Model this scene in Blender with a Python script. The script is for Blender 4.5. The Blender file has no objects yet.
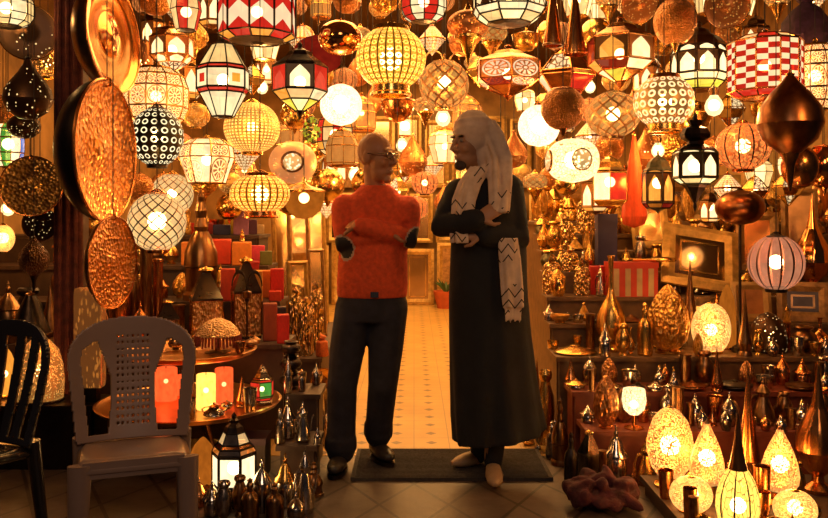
import bpy, bmesh, math, random
from mathutils import Vector, Matrix
R = random.Random(7)
PI = math.pi
F, HZ, CX, CAMZ = 823.0, 215.0, 414.0, 1.30      # focal length in pixels, horizon row, centre column, eye height
CEIL = 3.5
sc = bpy.context.scene
C = sc.collection

def at(px, py, d):
    return Vector(((px - CX) * d / F, d, CAMZ - (py - HZ) * d / F))

def lin(h):
    o = []
    for i in (0, 2, 4):
        v = int(h[i:i + 2], 16) / 255
        o.append(v / 12.92 if v <= .04045 else ((v + .055) / 1.055) ** 2.4)
    return tuple(o)

# ---------------------------------------------------------------- materials
class NT:
    def __init__(s, name):
        s.m = bpy.data.materials.new(name); s.m.use_nodes = True
        s.t = s.m.node_tree; s.t.nodes.clear()
        s.out = s.t.nodes.new('ShaderNodeOutputMaterial')
    def n(s, kind, **kw):
        x = s.t.nodes.new('ShaderNode' + kind)
        for k, v in kw.items(): setattr(x, k, v)
        return x
    def put(s, sock, v):
        if v is None: return
        if hasattr(v, 'is_linked') or isinstance(v, bpy.types.NodeSocket): s.t.links.new(v, sock)
        else:
            if isinstance(v, tuple) and len(v) == 3 and sock.type == 'RGBA': v = (*v, 1)
            sock.default_value = v
    def math(s, op, a, b=None):
        x = s.n('Math', operation=op); s.put(x.inputs[0], a); s.put(x.inputs[1], b); return x.outputs[0]
    def mixc(s, f, a, b):
        x = s.n('Mix', data_type='RGBA'); s.put(x.inputs[0], f); s.put(x.inputs[6], a); s.put(x.inputs[7], b); return x.outputs[2]
    def mixs(s, f, a, b):
        x = s.n('MixShader'); s.put(x.inputs[0], f); s.put(x.inputs[1], a); s.put(x.inputs[2], b); return x.outputs[0]
    def emis(s, col, st):
        x = s.n('Emission'); s.put(x.inputs[0], col); s.put(x.inputs[1], st); return x.outputs[0]
    def trans(s, col):
        x = s.n('BsdfTransparent'); s.put(x.inputs[0], col); return x.outputs[0]
    def prin(s, col, rough, metal, normal=None, ecol=None, est=0.0, coat=0.0):
        x = s.n('BsdfPrincipled')
        s.put(x.inputs['Base Color'], col); s.put(x.inputs['Roughness'], rough); s.put(x.inputs['Metallic'], metal)
        if normal is not None: s.put(x.inputs['Normal'], normal)
        if ecol is not None: s.put(x.inputs['Emission Color'], ecol); s.put(x.inputs['Emission Strength'], est)
        if coat: s.put(x.inputs['Coat Weight'], coat)
        return x.outputs[0]
    def coord(s, which):
        return s.n('TexCoord').outputs[which]
    def noise(s, scale, detail=3, vec=None, rough=.55):
        x = s.n('TexNoise'); x.inputs['Scale'].default_value = scale; x.inputs['Detail'].default_value = detail
        x.inputs['Roughness'].default_value = rough
        s.put(x.inputs['Vector'], vec if vec is not None else s.coord('Object')); return x.outputs[0]
    def voro(s, scale, vec=None, feature='F1'):
        x = s.n('TexVoronoi', feature=feature); x.inputs['Scale'].default_value = scale
        s.put(x.inputs['Vector'], vec if vec is not None else s.coord('Object')); return x
    def bump(s, h, st, dist=.02):
        x = s.n('Bump'); x.inputs['Strength'].default_value = st; x.inputs['Distance'].default_value = dist
        s.put(x.inputs['Height'], h); return x.outputs[0]
    def ramp(s, f, stops):
        x = s.n('ValToRGB'); e = x.color_ramp.elements
        while len(e) < len(stops): e.new(.5)
        for q, (p, c) in zip(e, stops): q.position = p; q.color = (*c, 1)
        s.put(x.inputs[0], f); return x.outputs[0]
    def uv(s):
        x = s.n('SeparateXYZ'); s.t.links.new(s.coord('UV'), x.inputs[0]); return x.outputs[0], x.outputs[1]
    def end(s, sh):
        s.t.links.new(sh, s.out.inputs[0]); return s.m

MATS = {}
def metal(name, col, rough=.28, hammer=0, hs=18, dark=.45, mottle=6):
    if name in MATS: return MATS[name]
    t = NT(name)
    nz = t.noise(mottle, 4)
    c = t.ramp(nz, [(.3, tuple(x * dark for x in col)), (.62, col)])
    nrm = None
    if hammer: nrm = t.bump(t.voro(hs).outputs[0], hammer, .03)
    MATS[name] = t.end(t.prin(c, rough, 1.0, nrm)); return MATS[name]

def matte(name, col, rough=.7, var=.25, scale=8, metal_=0.0, bump=0.0, coat=0.0):
    if name in MATS: return MATS[name]
    t = NT(name)
    nz = t.noise(scale, 4)
    c = t.ramp(nz, [(.3, tuple(x * (1 - var) for x in col)), (.7, tuple(min(1, x * (1 + var)) for x in col))])
    nrm = t.bump(nz, bump, .02) if bump else None
    MATS[name] = t.end(t.prin(c, rough, metal_, nrm, coat=coat)); return MATS[name]

def pattern(t, sp):
    """0/1 mask of the openings in a shade, from its own UV map or its own object coordinates"""
    k = sp[0]
    if k == 'plain': return 1.0
    if k == 'dots':
        d = t.voro(sp[1]).outputs[0]
        return t.math('LESS_THAN', d, sp[2])
    if k == 'cells':
        d = t.voro(sp[1], feature='DISTANCE_TO_EDGE').outputs[0]
        return t.math('GREATER_THAN', d, sp[2])
    u, v = t.uv()
    fr = lambda x: t.math('SUBTRACT', t.math('FRACT', x), .5)
    if k == 'lattice':
        a = t.math('MULTIPLY', u, sp[1]); b = t.math('MULTIPLY', v, sp[2])
        p = t.math('ABSOLUTE', fr(t.math('ADD', a, b))); q = t.math('ABSOLUTE', fr(t.math('SUBTRACT', a, b)))
        return t.math('LESS_THAN', t.math('MAXIMUM', p, q), .5 - sp[3])
    fu = fr(t.math('MULTIPLY', u, sp[1]))
    if k == 'ribs': return t.math('LESS_THAN', t.math('ABSOLUTE', fu), .5 - sp[2])
    fv = fr(t.math('MULTIPLY', v, sp[2]))
    L = t.math('SQRT', t.math('ADD', t.math('MULTIPLY', fu, fu), t.math('MULTIPLY', fv, fv)))
    if k == 'rings':
        return t.math('MULTIPLY', t.math('LESS_THAN', L, sp[4]), t.math('GREATER_THAN', L, sp[3]))
    if k == 'mesh':
        return t.math('LESS_THAN', t.math('MAXIMUM', t.math('ABSOLUTE', fu), t.math('ABSOLUTE', fv)), .5 - sp[3])
    if k == 'medal':
        ang = t.math('ARCTAN2', fu, fv)
        pet = t.math('GREATER_THAN', t.math('SINE', t.math('MULTIPLY', ang, 10.0)), -.35)
        ring = t.math('MULTIPLY', t.math('LESS_THAN', L, .36), t.math('GREATER_THAN', L, .13))
        rim = t.math('MULTIPLY', t.math('LESS_THAN', L, .46), t.math('GREATER_THAN', L, .40))
        return t.math('MAXIMUM', rim, t.math('MAXIMUM', t.math('MULTIPLY', ring, pet), t.math('LESS_THAN', L, .07)))
    if k == 'arch':       # pointed arch in each panel
        y = t.math('ADD', fv, .5)
        yy = t.math('MAXIMUM', 0.0, t.math('MULTIPLY', t.math('SUBTRACT', y, .5), 2.3))
        half = t.math('MULTIPLY', t.math('SUBTRACT', 1.0, t.math('POWER', yy, 1.4)), .36)
        a = t.math('LESS_THAN', t.math('ABSOLUTE', fu), half)
        return t.math('MULTIPLY', a, t.math('GREATER_THAN', y, .07))
    if k == 'chevron':
        y = t.math('ADD', t.math('MULTIPLY', v, sp[2]), t.math('MULTIPLY', t.math('ABSOLUTE', fu), .7))
        return t.math('GREATER_THAN', t.math('FRACT', y), sp[3])
    if k == 'check':
        x = t.n('TexChecker'); x.inputs['Scale'].default_value = 1.0
        cb = t.n('CombineXYZ'); t.put(cb.inputs[0], t.math('MULTIPLY', u, sp[1])); t.put(cb.inputs[1], t.math('MULTIPLY', v, sp[2]))
        t.put(cb.inputs[2], .5); t.put(x.inputs[0], cb.outputs[0]); return x.outputs[1]
    raise KeyError(k)

def glow(name, sp, hole, hs, body, bs=0.0, bm=.6, br=.4, tr=.22, lines=None):
    """a lit shade: openings (colour hole, strength hs) that let the bulb shine through, in a body that is metal or glass"""
    if name in MATS: return MATS[name]
    t = NT(name)
    mask = pattern(t, sp)
    nz = t.noise(5, 2)
    est = t.math('MULTIPLY', t.math('ADD', nz, .45), hs)
    h = t.mixs(tr, t.emis(hole, est), t.trans(tuple(.35 + .65 * x for x in hole)))
    b = t.prin(body, br, bm, None, body, bs) if bs else t.prin(body, br, bm)
    sh = t.mixs(mask, b, h) if mask != 1.0 else h
    if lines:
        sh = t.mixs(pattern(t, lines), t.prin((.03, .015, .008), .4, .8), sh)
    t.m.cycles.emission_sampling = 'AUTO'
    MATS[name] = t.end(sh); return MATS[name]

def glow2(name, sp, ca, sa, cb, sb, tr=.15, lines=None):
    if name in MATS: return MATS[name]
    t = NT(name)
    mask = pattern(t, sp)
    a = t.mixs(tr, t.emis(ca, sa), t.trans(ca)); b = t.mixs(tr, t.emis(cb, sb), t.trans(cb))
    sh = t.mixs(mask, a, b)
    if lines: sh = t.mixs(pattern(t, lines), t.prin((.04, .02, .01), .4, .8), sh)
    MATS[name] = t.end(sh); return MATS[name]

WARM = (1.0, .60, .20); HOT = (1.0, .72, .32); AMB = (1.0, .40, .06); WHITE = (1.0, .77, .40)
def setup_mats():
    metal('brass', (.80, .45, .11), .27); metal('brass_hammered', (.80, .43, .10), .3, .55, 16)
    metal('gold', (.95, .60, .18), .22); metal('copper', (.74, .30, .09), .24); metal('copper_polished', (.80, .34, .10), .12, dark=.75, mottle=3)
    metal('copper_hammered', (.78, .32, .09), .3, .7, 24, dark=.7); metal('bronze', (.30, .15, .06), .3); metal('bronze_hammered', (.16, .08, .04), .3, .7, 20)
    metal('silver', (.72, .64, .54), .18, dark=.4); metal('pewter', (.40, .33, .27), .25, dark=.4); metal('iron', (.06, .045, .04), .38); metal('verdigris', (.16, .15, .09), .4)
    metal('copper_dark', (.36, .13, .045), .3); metal('copper_leaf', (.62, .28, .10), .35, .5, 9)
    matte('cord_black', (.03, .02, .015), .8); matte('cord_red', (.35, .06, .03), .8)
    matte('wood_dark', (.06, .028, .014), .6, scale=14); matte('wood_red', (.20, .038, .014), .5, scale=12); matte('wood_gold', (.40, .22, .06), .45, scale=14)
    t = NT('bulb_glow'); a = t.n('AddShader'); t.put(a.inputs[0], t.emis((1, .70, .30), 30.0)); t.put(a.inputs[1], t.trans((1, 1, 1)))
    t.m.cycles.emission_sampling = 'NONE'; MATS['bulb'] = t.end(a.outputs[0])
    # lit shades
    glow('glass_white', ('cells', 22, .035), WHITE, 1.75, (.9, .8, .6), .5, 0)
    glow('glass_white_soft', ('plain',), WHITE, 1.15, (.8, .7, .5))
    glow('glass_cream', ('plain',), (1, .62, .22), 1.05, (.8, .6, .3)); glow('glass_cream_dim', ('plain',), (1, .62, .25), .7, (.8, .6, .3))
    glow('glass_hot', ('plain',), (1, .72, .30), 1.9, (.8, .6, .3)); glow('glass_red', ('plain',), (.85, .035, .015), .8, (.4, .02, .02), tr=.12)
    glow('glass_red_dim', ('plain',), (.6, .03, .012), .3, (.4, .02, .02), tr=.12); glow('glass_amber', ('plain',), (1, .36, .04), 1.0, (.6, .2, .03), tr=.15)
    glow('glass_amber_dim', ('plain',), (.9, .24, .02), .4, (.6, .2, .03), tr=.15)
    glow('glass_blue', ('plain',), (.18, .28, .8), .8, (.1, .1, .4)); glow('glass_green', ('plain',), (.12, .5, .06), .6, (.1, .3, .05)); glow('glass_yellow', ('plain',), (1, .75, .06), 1.1, (.6, .4, .05))
    glow('rib_yellow', ('rings', 26, 10, .16, .36), (1, .66, .14), 1.25, (.95, .46, .04), .50, .2, tr=.3, lines=('ribs', 26, .07))
    glow('rib_orange', ('rings', 24, 10, .14, .36), (1, .60, .14), 1.2, (.95, .36, .03), .48, .2, tr=.3, lines=('ribs', 24, .07))
    glow('dark_rings', ('rings', 16, 8, .2, .35), (1, .82, .45), 1.5, (.05, .04, .02), 0, .8)
    glow('brass_rings', ('rings', 18, 6, .18, .4), (1, .74, .36), 1.3, (.62, .33, .09), .16, .6)
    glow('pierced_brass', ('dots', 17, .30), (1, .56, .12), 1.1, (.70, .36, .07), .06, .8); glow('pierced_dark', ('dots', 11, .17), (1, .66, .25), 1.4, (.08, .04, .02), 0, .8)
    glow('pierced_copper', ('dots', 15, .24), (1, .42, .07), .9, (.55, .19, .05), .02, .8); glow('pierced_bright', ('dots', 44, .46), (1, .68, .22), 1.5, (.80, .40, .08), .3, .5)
    glow('pierced_egg', ('dots', 46, .46), (1, .66, .20), 1.35, (.70, .30, .06), .22, .5, tr=.38); glow('mosaic', ('cells', 12, .05), (1, .78, .38), 2.2, (.35, .18, .05), .1, .5, tr=.3)
    glow('mesh_globe', ('mesh', 40, 20, .22), (1, .60, .14), 1.4, (.85, .45, .08), .3, .7); glow('wire_lattice', ('lattice', 13, 6, .075), (1, .68, .28), 1.0, (.14, .07, .03), 0, .6, tr=.45)
    glow('lattice_brass', ('lattice', 10, 4, .1), (1, .46, .10), .55, (.50, .22, .06), .06, .7)
    glow('medal_brass', ('medal', 8, 2), (1, .78, .36), 1.5, (.66, .36, .09), .22, .6); glow('medal_copper', ('medal', 1, 1), (1, .72, .4), 1.0, (.62, .24, .06), .12, .7)
    glow('medal_white', ('medal', 1, 1), (.80, .22, .04), .5, (1, .68, .28), 1.0, .1); glow('rib_pink', ('ribs', 14, .09), (1, .40, .20), .55, (.14, .06, .04), 0, .6, tr=.4)
    glow('rib_floral', ('cells', 9, .07), (1, .33, .07), .7, (.60, .16, .04), .2, .2, lines=('ribs', 12, .06)); glow('pumpkin', ('cells', 9, .03), (1, .60, .10), 1.9, (.5, .25, .05), .2, .3, tr=.3, lines=('ribs', 9, .06))
    glow('serrated', ('mesh', 1, 1, .09), (1, .80, .44), 1.6, (.10, .06, .03), 0, .8); glow('arch_panel', ('arch', 1, 1), (1, .76, .36), 1.9, (.10, .06, .03), 0, .8); glow('arch_amber', ('arch', 1, 1), (1, .38, .05), 1.1, (.14, .06, .02), 0, .8)
    glow('arch_copper', ('arch', 1, 1), (1, .74, .34), 1.7, (.50, .20, .05), .06, .8)
    glow('lace_panel', ('cells', 9, .09), (1, .72, .36), 1.2, (.20, .10, .04), 0, .6); glow('hammered_glow', ('dots', 30, .33), (1, .55, .12), .9, (.70, .30, .06), .22, .6)
    glow2('chevron', ('chevron', 1, 1.6, .42), (.78, .03, .015), .75, (1, .72, .40), 1.0, lines=('ribs', 1, .035))
    glow2('checker_panel', ('check', 2, 9), (.72, .03, .012), .7, (1, .70, .36), 1.15)
    glow2('white_red', ('mesh', 1, 1, .27), WHITE, 1.2, (.80, .04, .015), .8, lines=('mesh', 1, 1, .05)); glow2('white_amber', ('mesh', 1, 1, .27), WHITE, 1.2, (1, .42, .04), .9, lines=('mesh', 1, 1, .05))
    glow('candle_glow', ('plain',), (1, .46, .07), 2.3, (1, .4, .1), tr=.1); glow('candle_red', ('plain',), (1, .10, .02), 1.3, (1, .1, .1), tr=.05)

setup_mats()
M = MATS

# ---------------------------------------------------------------- mesh builder
class MB:
    def __init__(s): s.v = []; s.f = []; s.uv = []; s.mi = []; s.sm = []
    def face(s, idx, uv, mi=0, sm=True):
        s.f.append(idx); s.uv.append(uv); s.mi.append(mi); s.sm.append(sm)
    def lathe(s, prof, seg=24, mi=0, sm=True, xf=None, facet=0, close=False, ripple=None):
        """prof: (radius, height) bottom to top; facet: per-panel UV; ripple(u, v): radius factor"""
        prof = [(max(r, .0006), z) for r, z in prof]
        ln = [0]
        for a, b in zip(prof, prof[1:]): ln.append(ln[-1] + math.hypot(a[0] - b[0], a[1] - b[1]))
        tot = ln[-1] or 1; base = len(s.v)
        for j, (r, z) in enumerate(prof):
            for i in range(seg):
                a = 2 * PI * (i + (.5 if facet else 0)) / seg
                k = ripple(i / seg, ln[j] / tot) if ripple else 1
                p = Vector((r * k * math.cos(a), r * k * math.sin(a), z))
                s.v.append(xf @ p if xf else p)
        for j in range(len(prof) - 1):
            for i in range(seg):
                i2 = (i + 1) % seg
                q = (base + j * seg + i, base + j * seg + i2, base + (j + 1) * seg + i2, base + (j + 1) * seg + i)
                if facet: uv = ((0, 0), (1, 0), (1, 1), (0, 1))
                else:
                    u0, u1, v0, v1 = i / seg, (i + 1) / seg, ln[j] / tot, ln[j + 1] / tot
                    uv = ((u0, v0), (u1, v0), (u1, v1), (u0, v1))
                m = mi(j, i) if callable(mi) else mi
                s.face(q, uv, m, sm)
        return s
    def tube(s, pts, rad, seg=8, mi=0, flat=None, cap=True, sm=True, up=None):
        pts = [Vector(p) for p in pts]; n = len(pts)
        if not isinstance(rad, (list, tuple)): rad = [rad] * n
        base = len(s.v)
        d0 = (pts[1] - pts[0]).normalized()
        x = Vector(up) if up else (Vector((0, 0, 1)) if abs(d0.z) < .9 else Vector((1, 0, 0)))
        for j in range(n):
            d = (pts[min(j + 1, n - 1)] - pts[max(j - 1, 0)]).normalized()
            x = (x - d * x.dot(d)).normalized(); y = d.cross(x)
            r = rad[j]; rx, ry = r if isinstance(r, (tuple, list)) else (r, r if flat is None else r * flat)
            for i in range(seg):
                a = 2 * PI * i / seg
                s.v.append(pts[j] + x * (rx * math.cos(a)) + y * (ry * math.sin(a)))
        for j in range(n - 1):
            for i in range(seg):
                i2 = (i + 1) % seg
                s.face((base + j * seg + i, base + j * seg + i2, base + (j + 1) * seg + i2, base + (j + 1) * seg + i),
                       ((i / seg, j / (n - 1)), ((i + 1) / seg, j / (n - 1)), ((i + 1) / seg, (j + 1) / (n - 1)), (i / seg, (j + 1) / (n - 1))), mi, sm)
        if cap:
            s.face(tuple(base + i for i in reversed(range(seg))), ((0, 0),) * seg, mi, False)
            s.face(tuple(base + (n - 1) * seg + i for i in range(seg)), ((0, 0),) * seg, mi, False)
        return s
    def box(s, c, size, mi=0, xf=None, taper=1.0, bev=0.0):
        c = Vector(c); hx, hy, hz = (q / 2 for q in size); b = len(s.v)
        for z, k in ((-hz, 1), (hz, taper)):
            for x, y in ((-hx, -hy), (hx, -hy), (hx, hy), (-hx, hy)):
                p = c + Vector((x * k, y * k, z)); s.v.append(xf @ p if xf else p)
        for q in ((3, 2, 1, 0), (4, 5, 6, 7), (0, 1, 5, 4), (1, 2, 6, 5), (2, 3, 7, 6), (3, 0, 4, 7)):
            s.face(tuple(b + i for i in q), ((0, 0), (1, 0), (1, 1), (0, 1)), mi, False)
        return s
    def ball(s, c, r, seg=16, rings=10, mi=0, rot=None):
        r = r if isinstance(r, (tuple, list)) else (r, r, r); c = Vector(c)
        xf = Matrix.Translation(c) @ (rot.to_4x4() if rot else Matrix()) @ Matrix.Diagonal((*r, 1))
        prof = [(math.sin(PI * j / rings), -math.cos(PI * j / rings)) for j in range(rings + 1)]
        return s.lathe(prof, seg, mi, True, xf)
    def mesh(s, name, mats, angle=42):
        me = bpy.data.meshes.new(name)
        me.from_pydata([tuple(p) for p in s.v], [], s.f)
        ul = me.uv_layers.new(name='UVMap')
        flat = [c for uv in s.uv for p in uv for c in p]
        ul.data.foreach_set('uv', flat)
        me.polygons.foreach_set('material_index', s.mi); me.polygons.foreach_set('use_smooth', s.sm)
        for m in (mats if isinstance(mats, (list, tuple)) else [mats]): me.materials.append(m)
        me.update()
        if angle: me.set_sharp_from_angle(angle=math.radians(angle))
        return me
    def obj(s, name, mats, parent=None, angle=42):
        return link(name, s.mesh(name, mats, angle), parent)

def link(name, me, parent=None):
    o = bpy.data.objects.new(name, me); C.objects.link(o); o.parent = parent; return o

def empty(name, loc=(0, 0, 0), rz=0.0):
    o = bpy.data.objects.new(name, None); C.objects.link(o); o.location = loc; o.rotation_euler = (0, 0, rz)
    o.empty_display_size = .05; return o

def tag(o, label, cat, group=None):
    o['label'] = label; o['category'] = cat
    if group: o['group'] = group
    return o

def dup(root):
    r = root.copy(); C.objects.link(r)
    for ch in list(root.children):
        c = ch.copy(); C.objects.link(c); c.parent = r
        for g in list(ch.children):
            h = g.copy(); C.objects.link(h); h.parent = c
    return r

def struct(name, mb, m):
    o = mb.obj(name, m); o['kind'] = 'structure'; return o
# ---------------------------------------------------------------- shapes turned on a lathe: (part, profile, material slot, options)
def arc(z0, z1, r, a=-1.0, b=1.0, n=12, p=1.0):
    """bulge between heights z0 and z1 with widest radius r; a, b cut the ends of the circle"""
    o = []
    for i in range(n + 1):
        t = a + (b - a) * i / n
        o.append((r * max(0, 1 - abs(t) ** (2 * p)) ** .5, z0 + (z1 - z0) * i / n))
    return o

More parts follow.
